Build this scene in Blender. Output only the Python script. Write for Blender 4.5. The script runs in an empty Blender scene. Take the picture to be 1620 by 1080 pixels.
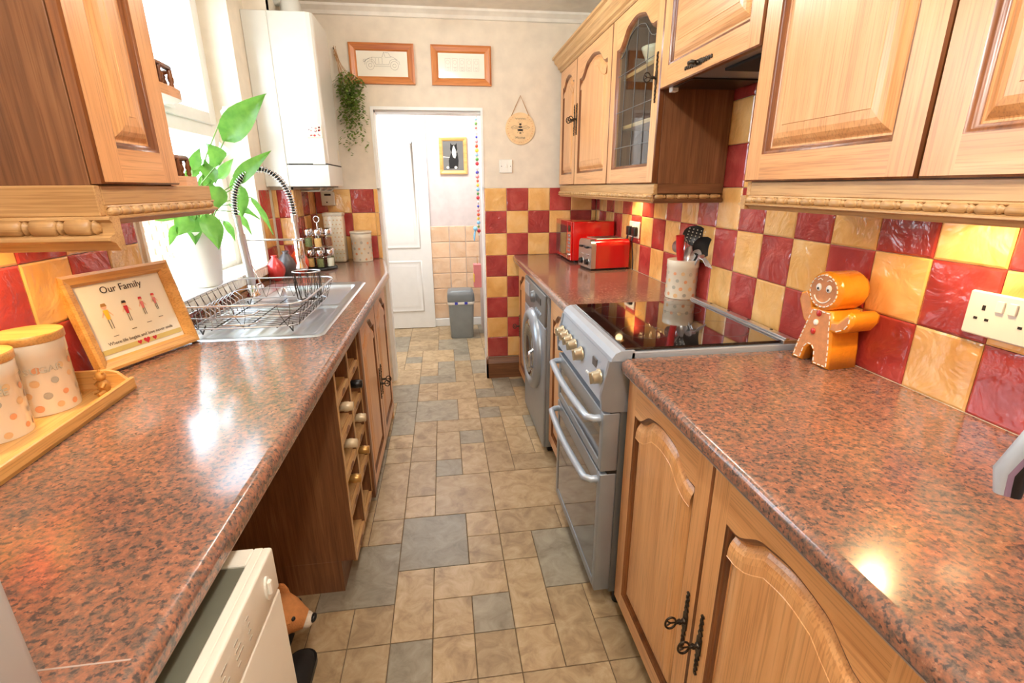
import bpy, bmesh, math, random
from math import pi, sin, cos, radians
from mathutils import Vector, Matrix
rnd = random.Random(7)
S = bpy.context.scene
COL = S.collection

# ------------------------------------------------------------------ camera
yaw, pitch, roll, FPX, CZ = .1352, -.3085, -.0066, 767.7, 1.368
fw = Vector((sin(yaw)*cos(pitch), cos(yaw)*cos(pitch), sin(pitch)))
rt0 = Vector((cos(yaw), -sin(yaw), 0)); up0 = rt0.cross(fw)
rt = cos(roll)*rt0 + sin(roll)*up0; up = -sin(roll)*rt0 + cos(roll)*up0
cd = bpy.data.cameras.new('camera'); cam = bpy.data.objects.new('camera', cd); COL.objects.link(cam)
cam.matrix_world = Matrix(((rt.x, up.x, -fw.x, 0), (rt.y, up.y, -fw.y, 0), (rt.z, up.z, -fw.z, CZ), (0, 0, 0, 1)))
cd.sensor_width = 36; cd.lens = 36*FPX/1620; cd.clip_start = .02
S.camera = cam

# ------------------------------------------------------------------ world and lamps
w = bpy.data.worlds.new('sky'); S.world = w; w.use_nodes = True
nt = w.node_tree; nt.nodes.clear()
bg = nt.nodes.new('ShaderNodeBackground'); wo = nt.nodes.new('ShaderNodeOutputWorld')
bg.inputs[0].default_value = (.76, .88, 1, 1); bg.inputs[1].default_value = 9.0
nt.links.new(bg.outputs[0], wo.inputs[0])
S.view_settings.view_transform = 'Standard'; S.view_settings.look = 'None'
S.view_settings.gamma = 1; S.view_settings.use_curve_mapping = False
S.view_settings.exposure = 0.45

def area(name, loc, rot, sx, sy, power, color, portal=False):
    l = bpy.data.lights.new(name, 'AREA'); l.shape = 'RECTANGLE'; l.size = sx; l.size_y = sy
    l.energy = power; l.color = color
    if portal: l.cycles.is_portal = True
    o = bpy.data.objects.new(name, l); o.location = loc; o.rotation_euler = rot; COL.objects.link(o); return o
def point(name, loc, power, color, radius=.03):
    l = bpy.data.lights.new(name, 'POINT'); l.energy = power; l.color = color; l.shadow_soft_size = radius
    o = bpy.data.objects.new(name, l); o.location = loc; COL.objects.link(o); return o
def spot(name, loc, power, color, angle=120, radius=.02, rot=(0, 0, 0)):
    l = bpy.data.lights.new(name, 'SPOT'); l.energy = power; l.color = color; l.shadow_soft_size = radius
    l.spot_size = radians(angle); l.spot_blend = .6
    o = bpy.data.objects.new(name, l); o.location = loc; o.rotation_euler = rot; COL.objects.link(o); return o
area('window_portal', (-1.14, 2.21, 1.68), (0, -pi/2, 0), 1.35, 1.05, 1, (1, 1, 1), True)
WARM = (1, .80, .56)
LAMPS = [(.05, 2.30, 2.26, 6), (.12, 2.05, 2.26, 6), (.10, .45, 2.26, 17), (.05, -.35, 2.26, 24)]  # last two are unseen lamps added as fill on the camera side
for lx, ly, lz, lp in LAMPS: point('ceiling_spot_light', (lx, ly, lz-.06), lp, (1, .95, .90), .04)
PUCKS = [(.965, .80, 1.362, 3.2), (.985, 2.60, 1.355, 3.0), (-.85, 1.03, 1.362, 4.6)]
for lx, ly, lz, lp in PUCKS: spot('cabinet_spot_light', (lx, ly, lz-.014), lp*1.6, (1, .66, .30), 150, .02)
area('scullery_fill_light', (-.15, 4.15, 2.30), (0, 0, 0), .5, .5, 21, (.93, .97, 1))  # added area light brightening the room beyond, stands for no visible fitting

# ------------------------------------------------------------------ colours and materials
def c(r, g, b, a=1):
    f = lambda v: (v/255)/12.92 if v/255 <= .04045 else ((v/255+.055)/1.055)**2.4
    return (f(r), f(g), f(b), a)
def base(name):
    m = bpy.data.materials.new(name); m.use_nodes = True
    nt = m.node_tree; return m, nt, nt.nodes['Principled BSDF']
def N(nt, t, **k):
    n = nt.nodes.new('ShaderNode'+t)
    for a, b in k.items():
        if a.startswith('i_'): n.inputs[a[2:].replace('_', ' ')].default_value = b
        else: setattr(n, a, b)
    return n
def L(nt, a, b): nt.links.new(a, b)
def coords(nt, scale=(1, 1, 1), rand=0):
    tc = N(nt, 'TexCoord'); mp = N(nt, 'Mapping'); mp.inputs['Scale'].default_value = scale
    L(nt, tc.outputs['Object'], mp.inputs['Vector'])
    if rand:
        oi = N(nt, 'ObjectInfo'); mu = N(nt, 'Math', operation='MULTIPLY'); mu.inputs[1].default_value = rand
        L(nt, oi.outputs['Random'], mu.inputs[0]); L(nt, mu.outputs[0], mp.inputs['Location'])
    return mp.outputs['Vector']
def ramp(nt, fac, stops):
    r = N(nt, 'ValToRGB'); e = r.color_ramp.elements
    while len(e) < len(stops): e.new(.5)
    for k, (p, col) in enumerate(stops): e[k].position = p; e[k].color = col
    L(nt, fac, r.inputs[0]); return r.outputs[0]
def plain(name, col, rough=.5, metal=0, coat=0, mottle=.06, mscale=14, bump=0, bscale=60, emit=0, spec=.5, trans=0):
    m, nt, p = base(name)
    v = coords(nt)
    n = N(nt, 'TexNoise', i_Scale=mscale, i_Detail=3.0); L(nt, v, n.inputs['Vector'])
    lo = tuple(x*(1-mottle) for x in col[:3])+(1,); hi = tuple(min(1, x*(1+mottle)) for x in col[:3])+(1,)
    L(nt, ramp(nt, n.outputs['Fac'], [(.3, lo), (.7, hi)]), p.inputs['Base Color'])
    p.inputs['Roughness'].default_value = rough; p.inputs['Metallic'].default_value = metal
    p.inputs['Coat Weight'].default_value = coat; p.inputs['Specular IOR Level'].default_value = spec
    p.inputs['Transmission Weight'].default_value = trans
    if bump:
        b = N(nt, 'Bump', i_Strength=bump, i_Distance=.002); n2 = N(nt, 'TexNoise', i_Scale=bscale, i_Detail=2.0)
        L(nt, v, n2.inputs['Vector']); L(nt, n2.outputs['Fac'], b.inputs['Height']); L(nt, b.outputs[0], p.inputs['Normal'])
    if emit:
        p.inputs['Emission Color'].default_value = col; p.inputs['Emission Strength'].default_value = emit
    return m
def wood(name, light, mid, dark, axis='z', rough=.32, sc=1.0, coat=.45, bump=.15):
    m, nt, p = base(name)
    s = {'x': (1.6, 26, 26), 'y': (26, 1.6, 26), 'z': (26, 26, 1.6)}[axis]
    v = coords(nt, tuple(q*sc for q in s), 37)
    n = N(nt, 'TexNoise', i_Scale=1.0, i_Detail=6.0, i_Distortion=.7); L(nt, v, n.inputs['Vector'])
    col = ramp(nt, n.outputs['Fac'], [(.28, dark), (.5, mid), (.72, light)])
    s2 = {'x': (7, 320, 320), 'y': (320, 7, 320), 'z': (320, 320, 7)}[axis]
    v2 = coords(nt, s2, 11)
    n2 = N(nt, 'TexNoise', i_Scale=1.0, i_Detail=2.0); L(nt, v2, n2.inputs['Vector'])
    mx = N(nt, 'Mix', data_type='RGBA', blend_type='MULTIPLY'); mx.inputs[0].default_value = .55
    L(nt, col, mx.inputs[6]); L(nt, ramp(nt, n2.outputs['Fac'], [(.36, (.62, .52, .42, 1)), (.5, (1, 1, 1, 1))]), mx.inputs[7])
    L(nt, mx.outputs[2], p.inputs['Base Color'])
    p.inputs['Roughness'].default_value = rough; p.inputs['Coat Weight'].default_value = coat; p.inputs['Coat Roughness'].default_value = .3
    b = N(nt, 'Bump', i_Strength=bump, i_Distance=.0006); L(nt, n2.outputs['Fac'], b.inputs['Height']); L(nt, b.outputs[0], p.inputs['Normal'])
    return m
OK1 = (c(234, 180, 122), c(224, 165, 106), c(210, 148, 90))
M = {}
for ax in 'xyz':
    M['oak_'+ax] = wood('oak_'+ax, *OK1, axis=ax)
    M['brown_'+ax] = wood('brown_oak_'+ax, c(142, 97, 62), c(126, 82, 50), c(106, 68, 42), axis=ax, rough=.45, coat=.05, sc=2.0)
    M['pale_'+ax] = wood('pale_oak_'+ax, c(210, 172, 120), c(196, 155, 102), c(176, 134, 84), axis=ax, rough=.4, coat=.1)
    M['pine_'+ax] = wood('pine_'+ax, c(216, 138, 66), c(200, 118, 50), c(176, 94, 36), axis=ax, rough=.4)
M['moulding'] = wood('stained_moulding', c(150, 92, 48), c(122, 70, 34), c(92, 50, 22), axis='z', rough=.3, coat=.4)
M['beech_x'] = wood('beech_x', c(232, 184, 112), c(218, 166, 92), c(200, 146, 74), axis='x', rough=.4)
M['beech_y'] = wood('beech_y', c(232, 184, 112), c(218, 166, 92), c(200, 146, 74), axis='y', rough=.4)

def tile_mat(name, a, b, d, rough=.14):
    m, nt, p = base(name)
    v = coords(nt, (1, 1, 1), 50)
    n = N(nt, 'TexNoise', i_Scale=9.0, i_Detail=4.0, i_Distortion=.4); L(nt, v, n.inputs['Vector'])
    col = ramp(nt, n.outputs['Fac'], [(.25, a), (.5, b), (.75, d)])
    oi = N(nt, 'ObjectInfo'); hs = N(nt, 'HueSaturation')
    mr = N(nt, 'MapRange'); mr.inputs[3].default_value = .86; mr.inputs[4].default_value = 1.1
    L(nt, oi.outputs['Random'], mr.inputs[0]); L(nt, mr.outputs[0], hs.inputs['Value']); L(nt, col, hs.inputs['Color'])
    L(nt, hs.outputs[0], p.inputs['Base Color'])
    p.inputs['Roughness'].default_value = rough; p.inputs['Coat Weight'].default_value = .5; p.inputs['Coat Roughness'].default_value = .08
    n2 = N(nt, 'TexNoise', i_Scale=11.0, i_Detail=4.0, i_Distortion=.5); L(nt, v, n2.inputs['Vector'])
    bp = N(nt, 'Bump', i_Strength=.8, i_Distance=.013); L(nt, n2.outputs['Fac'], bp.inputs['Height'])
    L(nt, bp.outputs[0], p.inputs['Normal']); L(nt, bp.outputs[0], p.inputs['Coat Normal'])
    return m
M['tile_red'] = tile_mat('red_glazed_tile', c(150, 50, 48), c(176, 64, 60), c(196, 86, 78))
M['tile_cream'] = tile_mat('cream_glazed_tile', c(226, 166, 90), c(240, 186, 112), c(248, 204, 140))
M['tile_peach'] = tile_mat('peach_tile', c(232, 190, 150), c(240, 204, 168), c(244, 214, 184), .3)
M['tile_sill'] = tile_mat('sill_tile', c(228, 222, 204), c(238, 232, 216), c(244, 240, 228), .2)
M['grout'] = plain('grout', c(222, 200, 160), .8)

def floor_mat(name, a, b, d):
    m, nt, p = base(name)
    v = coords(nt, (1, 1, 1), 60)
    n = N(nt, 'TexNoise', i_Scale=14.0, i_Detail=6.0, i_Distortion=.8); n.inputs['Roughness'].default_value = .65; L(nt, v, n.inputs['Vector'])
    col = ramp(nt, n.outputs['Fac'], [(.28, a), (.5, b), (.72, d)])
    oi = N(nt, 'ObjectInfo'); hs = N(nt, 'HueSaturation')
    mr = N(nt, 'MapRange'); mr.inputs[3].default_value = .84; mr.inputs[4].default_value = 1.12
    L(nt, oi.outputs['Random'], mr.inputs[0]); L(nt, mr.outputs[0], hs.inputs['Value']); L(nt, col, hs.inputs['Color'])
    L(nt, hs.outputs[0], p.inputs['Base Color']); p.inputs['Roughness'].default_value = .38
    bp = N(nt, 'Bump', i_Strength=.35, i_Distance=.003); L(nt, n.outputs['Fac'], bp.inputs['Height']); L(nt, bp.outputs[0], p.inputs['Normal'])
    return m
M['floor_beige'] = floor_mat('beige_floor_stone', c(142, 116, 84), c(180, 154, 116), c(200, 178, 142))
M['floor_grey'] = floor_mat('grey_floor_stone', c(122, 112, 94), c(152, 142, 122), c(170, 160, 140))
M['floor_joint'] = plain('floor_joint', c(112, 92, 66), .7)

def granite():
    m, nt, p = base('red_granite_laminate')
    v = coords(nt, (1, 1, 1)); v2 = coords(nt, (1, 1.0, 1))
    n1 = N(nt, 'TexNoise', i_Scale=92.0, i_Detail=5.0, i_Distortion=.25); n1.inputs['Roughness'].default_value = .7; L(nt, v, n1.inputs['Vector'])
    n2 = N(nt, 'TexNoise', i_Scale=150.0, i_Detail=4.0, i_Distortion=.1); L(nt, v2, n2.inputs['Vector'])
    n3 = N(nt, 'TexNoise', i_Scale=16.0, i_Detail=3.0); L(nt, v2, n3.inputs['Vector'])
    col = ramp(nt, n1.outputs['Fac'], [(.33, c(94, 84, 78)), (.43, c(124, 102, 90)), (.51, c(152, 108, 88)), (.60, c(170, 116, 92)), (.74, c(194, 150, 122))])
    mx = N(nt, 'Mix', data_type='RGBA', blend_type='MIX')
    L(nt, ramp(nt, n2.outputs['Fac'], [(.36, (1, 1, 1, 1)), (.47, (0, 0, 0, 1))]), mx.inputs[0]); L(nt, col, mx.inputs[6]); mx.inputs[7].default_value = c(84, 76, 74)
    mx2 = N(nt, 'Mix', data_type='RGBA', blend_type='MULTIPLY'); mx2.inputs[0].default_value = .5
    L(nt, mx.outputs[2], mx2.inputs[6]); L(nt, ramp(nt, n3.outputs['Fac'], [(.35, (.78, .80, .80, 1)), (.65, (1, 1, 1, 1))]), mx2.inputs[7])
    L(nt, mx2.outputs[2], p.inputs['Base Color']); p.inputs['Roughness'].default_value = .2
    p.inputs['Coat Weight'].default_value = .35; p.inputs['Coat Roughness'].default_value = .1
    return m
M['granite'] = granite()
M['edge_strip'] = plain('worktop_edge_strip', c(176, 160, 150), .4)
M['wall'] = plain('cream_wall_paint', c(228, 216, 196), .7, bump=.1, bscale=140)
M['wall_pink'] = plain('pale_wall_paint', c(214, 202, 198), .7)
M['ceiling'] = plain('ceiling_white', c(236, 231, 218), .8)
M['white'] = plain('white_paint', c(240, 240, 236), .35, mottle=.02)
M['upvc'] = plain('white_window_plastic', c(240, 242, 238), .3, mottle=.02)
M['boiler'] = plain('boiler_enamel', c(216, 215, 206), .3, mottle=.02, coat=.3)
M['enamel'] = plain('dryer_enamel', c(226, 222, 208), .35, mottle=.02)
M['plastic_white'] = plain('white_plastic', c(240, 238, 228), .3, mottle=.02)
M['slate'] = plain('slate_panel', c(100, 100, 86), .28, coat=.3)
M['black'] = plain('black_plastic', c(24, 23, 23), .35)
M['black_matt'] = plain('black_matt', c(30, 28, 27), .8)
M['dark'] = plain('dark_void', c(40, 34, 30), .8)
M['iron'] = plain('dark_iron', c(70, 62, 54), .35, metal=.9, bump=.5, bscale=300, mottle=.3, mscale=120)
M['steel'] = plain('brushed_steel', c(214, 216, 220), .3, metal=1, mottle=.03)
M['chrome'] = plain('chrome', c(226, 226, 228), .08, metal=1, mottle=.01)
M['silver'] = plain('silver_paint', c(158, 166, 174), .35, metal=.55, mottle=.03)
M['silver_light'] = plain('light_silver_paint', c(184, 196, 210), .35, metal=.35, mottle=.02)
M['silver_dark'] = plain('dark_silver', c(120, 120, 118), .35, metal=.5, mottle=.03)
M['gold_knob'] = plain('warm_silver_knob', c(196, 184, 156), .3, metal=.7, mottle=.04)
M['hob_glass'] = plain('black_hob_glass', c(26, 22, 20), .05, coat=1, mottle=.4, mscale=6)
M['oven_glass'] = plain('dark_oven_glass', c(58, 54, 50), .08, coat=.6, mottle=.1)
M['red_gloss'] = plain('red_gloss', c(190, 22, 18), .18, coat=.8, mottle=.04)
M['red_plastic'] = plain('red_plastic', c(200, 28, 30), .3)
M['biscuit'] = plain('biscuit_brown', c(206, 138, 86), .5, bump=.4, bscale=200, mottle=.12, mscale=60)
M['orange'] = plain('orange_glaze', c(238, 150, 36), .2, coat=.6, bump=.5, bscale=160, mottle=.06, mscale=40)
M['icing'] = plain('white_icing', c(246, 240, 228), .4)
M['ceramic'] = plain('cream_ceramic', c(232, 222, 198), .25, coat=.4, mottle=.02)
M['ceramic_pale'] = plain('cream_ceramic_relief', c(216, 206, 184), .3, mottle=.02)
M['dot_orange'] = plain('dot_orange', c(222, 156, 108), .4); M['dot_grey'] = plain('dot_grey', c(176, 170, 150), .4)
M['letter_pale'] = plain('embossed_letters', c(198, 190, 166), .4); M['dot_tan'] = plain('dot_tan', c(220, 182, 130), .4)
M['paper'] = plain('paper', c(238, 232, 214), .6, mottle=.02); M['paper_print'] = plain('print_paper', c(240, 236, 220), .15, coat=.6, mottle=.02)
M['ink'] = plain('ink', c(96, 90, 84), .7); M['ink_dark'] = plain('dark_ink', c(52, 44, 40), .7); M['ink_grey'] = plain('pale_ink', c(176, 172, 160), .7)
M['heart'] = plain('heart_red', c(196, 44, 58), .5); M['pink'] = plain('pink', c(220, 130, 130), .5); M['gold'] = plain('gold_band', c(206, 190, 120), .5)
M['skin'] = plain('skin_tone', c(232, 184, 150), .6); M['blue'] = plain('blue', c(60, 70, 190), .5); M['skyblue'] = plain('sky_blue', c(130, 190, 225), .5)
M['yellow'] = plain('yellow', c(240, 200, 60), .5); M['green'] = plain('green', c(90, 150, 70), .5)
M['vase_red'] = plain('red_vase', c(186, 44, 40), .3, coat=.4); M['vase_dark'] = plain('slate_vase', c(84, 78, 78), .35); M['vase_orange'] = plain('orange_vase', c(222, 72, 30), .3, coat=.4)
M['bin'] = plain('grey_bin_plastic', c(140, 146, 146), .4); M['bin_dark'] = plain('grey_lid', c(122, 128, 130), .35)
M['fur'] = plain('fox_fur', c(206, 138, 80), .9, bump=.9, bscale=260, mottle=.15, mscale=40); M['fur_white'] = plain('white_fur', c(226, 216, 200), .9, bump=.8, bscale=260)
M['fur_pale'] = plain('pale_fur', c(206, 168, 120), .95, bump=.9, bscale=260, mottle=.15)
M['rope'] = plain('twine', c(188, 142, 92), .8); M['sign_wood'] = plain('sign_wood', c(234, 200, 150), .5, mottle=.08, mscale=30)
M['bear'] = plain('bear_gold', c(196, 140, 66), .5, bump=.5, bscale=200)
M['soil'] = plain('soil', c(60, 44, 32), .9)
M['brick_out'] = plain('garden_brick', c(190, 120, 90), .9, mottle=.25, mscale=20)
M['paving'] = plain('yard_paving', c(180, 176, 168), .9)
M['stem'] = plain('stem_green', c(120, 160, 70), .5)
M['bulb'] = plain('bulb', (1, .85, .6, 1), .4, emit=14); M['puck'] = plain('puck_lens', (1, .72, .38, 1), .4, emit=22)
M['appliance'] = plain('pale_grey_enamel', c(186, 184, 182), .3, mottle=.02)
M['grey_handle'] = plain('grey_handle', c(176, 186, 196), .35, mottle=.02); M['mauve'] = plain('mauve_trim', c(140, 116, 140), .4)
M['spice_green'] = plain('dried_herb', c(110, 116, 70), .8, mottle=.4, mscale=160); M['spice_tan'] = plain('tan_spice', c(206, 160, 96), .8, mottle=.2, mscale=160); M['spice_brown'] = plain('brown_spice', c(120, 70, 44), .8, mottle=.3, mscale=160)
M['spice_cream'] = plain('cream_spice', c(222, 212, 190), .8)
M['bottle'] = plain('bottle_glass', c(34, 40, 30), .1, coat=.6); M['foil_cream'] = plain('cream_foil', c(220, 200, 164), .35, metal=.2); M['foil_gold'] = plain('gold_foil', c(196, 150, 84), .3, metal=.5)
def leaf_mat(name, a, b):
    m, nt, p = base(name)
    v = coords(nt, (1, 1, 1), 9); n = N(nt, 'TexNoise', i_Scale=30.0, i_Detail=3.0); L(nt, v, n.inputs['Vector'])
    L(nt, ramp(nt, n.outputs['Fac'], [(.3, a), (.7, b)]), p.inputs['Base Color']); p.inputs['Roughness'].default_value = .35
    tr = N(nt, 'BsdfTranslucent'); tr.inputs[0].default_value = b; ms = N(nt, 'MixShader'); ms.inputs[0].default_value = .35
    out = nt.nodes['Material Output']; L(nt, p.outputs[0], ms.inputs[1]); L(nt, tr.outputs[0], ms.inputs[2]); L(nt, ms.outputs[0], out.inputs[0])
    return m
M['leaf'] = leaf_mat('lily_leaf', c(66, 132, 44), c(122, 178, 76)); M['leaf_dark'] = leaf_mat('ivy_leaf', c(62, 100, 40), c(150, 172, 84)); M['spathe'] = leaf_mat('pale_spathe', c(190, 220, 200), c(225, 240, 225))
def glass(name, tint=(1, 1, 1, 1), refl=.12, rough=.02):
    m, nt, p = base(name); nt.nodes.remove(p)
    t = N(nt, 'BsdfTransparent'); t.inputs[0].default_value = tint; g = N(nt, 'BsdfGlossy'); g.inputs['Roughness'].default_value = rough
    fr = N(nt, 'Fresnel'); fr.inputs[0].default_value = 1.45; ms = N(nt, 'MixShader')
    n = N(nt, 'TexNoise', i_Scale=3.0); v = coords(nt); L(nt, v, n.inputs['Vector'])
    ge = N(nt, 'NewGeometry'); iv = N(nt, 'Math', operation='SUBTRACT'); iv.inputs[0].default_value = 1; L(nt, ge.outputs['Backfacing'], iv.inputs[1])
    mu = N(nt, 'Math', operation='MULTIPLY'); L(nt, fr.outputs[0], mu.inputs[0]); L(nt, iv.outputs[0], mu.inputs[1])
    L(nt, mu.outputs[0], ms.inputs[0]); L(nt, t.outputs[0], ms.inputs[1]); L(nt, g.outputs[0], ms.inputs[2])
    L(nt, ms.outputs[0], nt.nodes['Material Output'].inputs[0]); return m
M['glass'] = glass('window_glass'); M['glass_cab'] = glass('cabinet_glass', (.86, .90, .88, 1)); M['glass_jar'] = glass('jar_glass', (.92, .94, .92, 1))
M['glass_tint'] = glass('dryer_top_glass', (.5, .52, .48, 1), rough=.1)

# ------------------------------------------------------------------ mesh builder
class G:
    def __init__(s, M0=None): s.v = []; s.f = []; s.m = []; s.s = []; s.M = M0 or Matrix.Identity(4)
    def add(s, vs, fs, m=0, sm=False):
        k = len(s.v); s.v += [tuple(s.M @ Vector(p)) for p in vs]
        for f in fs: s.f.append([k+i for i in f]); s.m.append(m); s.s.append(sm)
    def box(s, x0, y0, z0, x1, y1, z1, ch=0, m=0):
        if x1 < x0: x0, x1 = x1, x0
        if y1 < y0: y0, y1 = y1, y0
        if z1 < z0: z0, z1 = z1, z0
        if not ch:
            vs = [(x, y, z) for x in (x0, x1) for y in (y0, y1) for z in (z0, z1)]
            s.add(vs, [(0, 1, 3, 2), (4, 6, 7, 5), (0, 4, 5, 1), (2, 3, 7, 6), (0, 2, 6, 4), (1, 5, 7, 3)], m); return
        b = bmesh.new(); bmesh.ops.create_cube(b, size=1)
        for q in b.verts: q.co = ((q.co.x+.5)*(x1-x0)+x0, (q.co.y+.5)*(y1-y0)+y0, (q.co.z+.5)*(z1-z0)+z0)
        ch = min(ch, .49*min(x1-x0, y1-y0, z1-z0))
        bmesh.ops.bevel(b, geom=b.edges[:], offset=ch, segments=1 if ch < .004 else 3, profile=.5, affect='EDGES')
        b.verts.index_update(); s.add([tuple(q.co) for q in b.verts], [[q.index for q in f.verts] for f in b.faces], m, ch >= .004); b.free()
    def ring(s, rings, m=0, sm=True, closed=True):
        n = len(rings[0]); vs = [p for r in rings for p in r]; fs = []
        for i in range(len(rings)-1):
            for j in range(n if closed else n-1):
                a = i*n+j; b2 = i*n+(j+1) % n; fs.append((a, b2, b2+n, a+n))
        s.add(vs, fs, m, sm)
    def cap(s, pts, m=0, rev=False): s.add(pts, [list(range(len(pts)))[::-1] if rev else list(range(len(pts)))], m)
    def lathe(s, prof, cx=0, cy=0, cz=0, n=24, m=0, caps=True, ax='z', sm=True, sx=1, sy=1):
        def P(r, h, a):
            u, v = r*cos(a)*sx, r*sin(a)*sy
            return {'z': (cx+u, cy+v, cz+h), 'y': (cx+u, cy+h, cz+v), 'x': (cx+h, cy+u, cz+v)}[ax]
        rings = [[P(r, h, 2*pi*j/n) for j in range(n)] for r, h in prof]
        s.ring(rings, m, sm)
        if caps:
            if prof[0][0] > 1e-5: s.cap(rings[0], m, True)
            if prof[-1][0] > 1e-5: s.cap(rings[-1], m)
    def cyl(s, p, q, r, r2=None, n=12, m=0, caps=True, sm=True):
        p, q = Vector(p), Vector(q); r2 = r if r2 is None else r2; d = (q-p).normalized()
        a = d.orthogonal().normalized(); b = d.cross(a)
        R = [[tuple(o+a*(rr*cos(2*pi*j/n))+b*(rr*sin(2*pi*j/n))) for j in range(n)] for o, rr in ((p, r), (q, r2))]
        s.ring(R, m, sm)
        if caps: s.cap(R[0], m, True); s.cap(R[1], m)
    def tube(s, pts, r, n=6, closed=False, m=0):
        P = [Vector(p) for p in pts]; K = len(P); rings = []; pa = None
        for i in range(K):
            d = (P[(i+1) % K]-P[i-1]) if closed else (P[min(i+1, K-1)]-P[max(i-1, 0)])
            if d.length < 1e-9: d = Vector((0, 0, 1))
            d.normalize()
            if pa is None: a = d.orthogonal().normalized()
            else:
                a = pa - d*pa.dot(d)
                a = a.normalized() if a.length > 1e-6 else d.orthogonal().normalized()
            pa = a; b = d.cross(a); rr = r[i] if isinstance(r, (list, tuple)) else r
            rings.append([tuple(P[i]+a*(rr*cos(2*pi*j/n))+b*(rr*sin(2*pi*j/n))) for j in range(n)])
        if closed: rings.append(rings[0])
        s.ring(rings, m, True)
        if not closed: s.cap(rings[0], m, True); s.cap(rings[-1], m)
    def ell(s, cx, cy, cz, rx, ry, rz, n=16, k=9, m=0):
        rings = [[(cx+rx*sin(pi*i/k)*cos(2*pi*j/n), cy+ry*sin(pi*i/k)*sin(2*pi*j/n), cz-rz*cos(pi*i/k)) for j in range(n)] for i in range(k+1)]
        s.ring(rings, m, True)
    def prism(s, pts, fn, d0, d1, m=0, sm=False, ms=None):
        a = [fn(u, v, d0) for u, v in pts]; b = [fn(u, v, d1) for u, v in pts]
        if sm == 'auto':
            k = len(s.v); n = len(a); s.add(a+b, [])
            for j in range(n):
                j2 = (j+1) % n; s.f.append([k+j, k+j2, k+j2+n, k+j+n]); s.m.append(m if ms is None else ms)
                s.s.append(math.hypot(pts[j2][0]-pts[j][0], pts[j2][1]-pts[j][1]) < .0125)
        else: s.ring([a, b], m if ms is None else ms, sm)
        s.cap(a, m, True); s.cap(b, m)
    def flat(s, pts, fn, d, m=0): s.cap([fn(u, v, d) for u, v in pts], m)
    def mesh(s, name, mats):
        me = bpy.data.meshes.new(name); me.from_pydata(s.v, [], s.f)
        for q in (mats if isinstance(mats, (list, tuple)) else [mats]): me.materials.append(M[q] if isinstance(q, str) else q)
        me.polygons.foreach_set('material_index', s.m); me.polygons.foreach_set('use_smooth', s.s); me.update()
        b = bmesh.new(); b.from_mesh(me); bmesh.ops.recalc_face_normals(b, faces=b.faces[:]); b.to_mesh(me); b.free()
        return me
    def build(s, name, mats, parent=None, **k): return put(name, s.mesh(name, mats), parent, **k)
def put(name, me, parent=None, loc=None, rot=None, label=None, cat=None, group=None, kind=None):
    o = bpy.data.objects.new(name, me); COL.objects.link(o)
    if parent: o.parent = parent
    if loc: o.location = loc
    if rot: o.rotation_euler = rot
    tag(o, label, cat, group, kind); return o
def tag(o, label=None, cat=None, group=None, kind=None):
    for a, b in (('label', label), ('category', cat), ('group', group), ('kind', kind)):
        if b: o[a] = b
    return o
def thing(name, label, cat, loc=(0, 0, 0), rz=0, group=None):
    o = bpy.data.objects.new(name, None); COL.objects.link(o); o.empty_display_size = .05
    o.location = loc; o.rotation_euler = (0, 0, rz); return tag(o, label, cat, group)
def rrect(x0, y0, x1, y1, r, n=5):
    out = []
    for cx, cy, a in ((x1-r, y1-r, 0), (x0+r, y1-r, 90), (x0+r, y0+r, 180), (x1-r, y0+r, 270)):
        for i in range(n+1): t = radians(a+90*i/n); out.append((cx+r*cos(t), cy+r*sin(t)))
    return out
def circ(cx, cy, r, n=24, ry=None): return [(cx+r*cos(2*pi*i/n), cy+(ry or r)*sin(2*pi*i/n)) for i in range(n)]
XZ = lambda y0: (lambda u, v, d: (u, y0+d, v))
def text_mesh(txt, size, ext=.0006, align='CENTER'):
    cu = bpy.data.curves.new('lettering', 'FONT'); cu.body = txt; cu.size = size; cu.extrude = ext; cu.align_x = align; cu.resolution_u = 3
    o = bpy.data.objects.new('lettering', cu); COL.objects.link(o); bpy.context.view_layer.update()
    me = bpy.data.meshes.new_from_object(o.evaluated_get(bpy.context.evaluated_depsgraph_get()))
    bpy.data.objects.remove(o); return me
def text_at(txt, size, mat, fn, name='lettering', parent=None, ext=.0006):
    me = text_mesh(txt, size, ext)
    for q in me.vertices: q.co = fn(q.co.x, q.co.y, q.co.z)
    me.materials.clear(); me.materials.append(M[mat]); return put(name, me, parent)

# ------------------------------------------------------------------ room shell
XL, XR, D, H = -.936, 1.066, 3.41, 2.385
def struct(name, g, mats, parent=None): return g.build(name, mats, parent, kind='structure' if parent is None else None)
g = G(); g.box(-1.1, -1.8, -.06, 1.2, 5.1, -.0035); floor = struct('floor', g, ['floor_joint'])
g = G(); g.box(-1.1, -1.8, H, 1.2, 5.1, H+.08); struct('ceiling', g, ['ceiling'])
g = G(); g.box(XR+.008, -1.7, -.01, XR+.15, D+.1, H); wr = struct('wall_right', g, ['grout', 'wall'])
# left wall with the window opening
WY0, WY1, WZ0, WZ1 = 1.70, 2.735, .965, 2.30
g = G()
for a in ((-1.7, WY0, 0, H), (WY1, D+.1, 0, H), (WY0, WY1, 0, WZ0), (WY0, WY1, WZ1, H)): g.box(XL-.20, a[0], a[2]-.01*(a[2] == 0), XL-.008, a[1], a[3])
wl = struct('wall_left', g, ['wall'])
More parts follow.
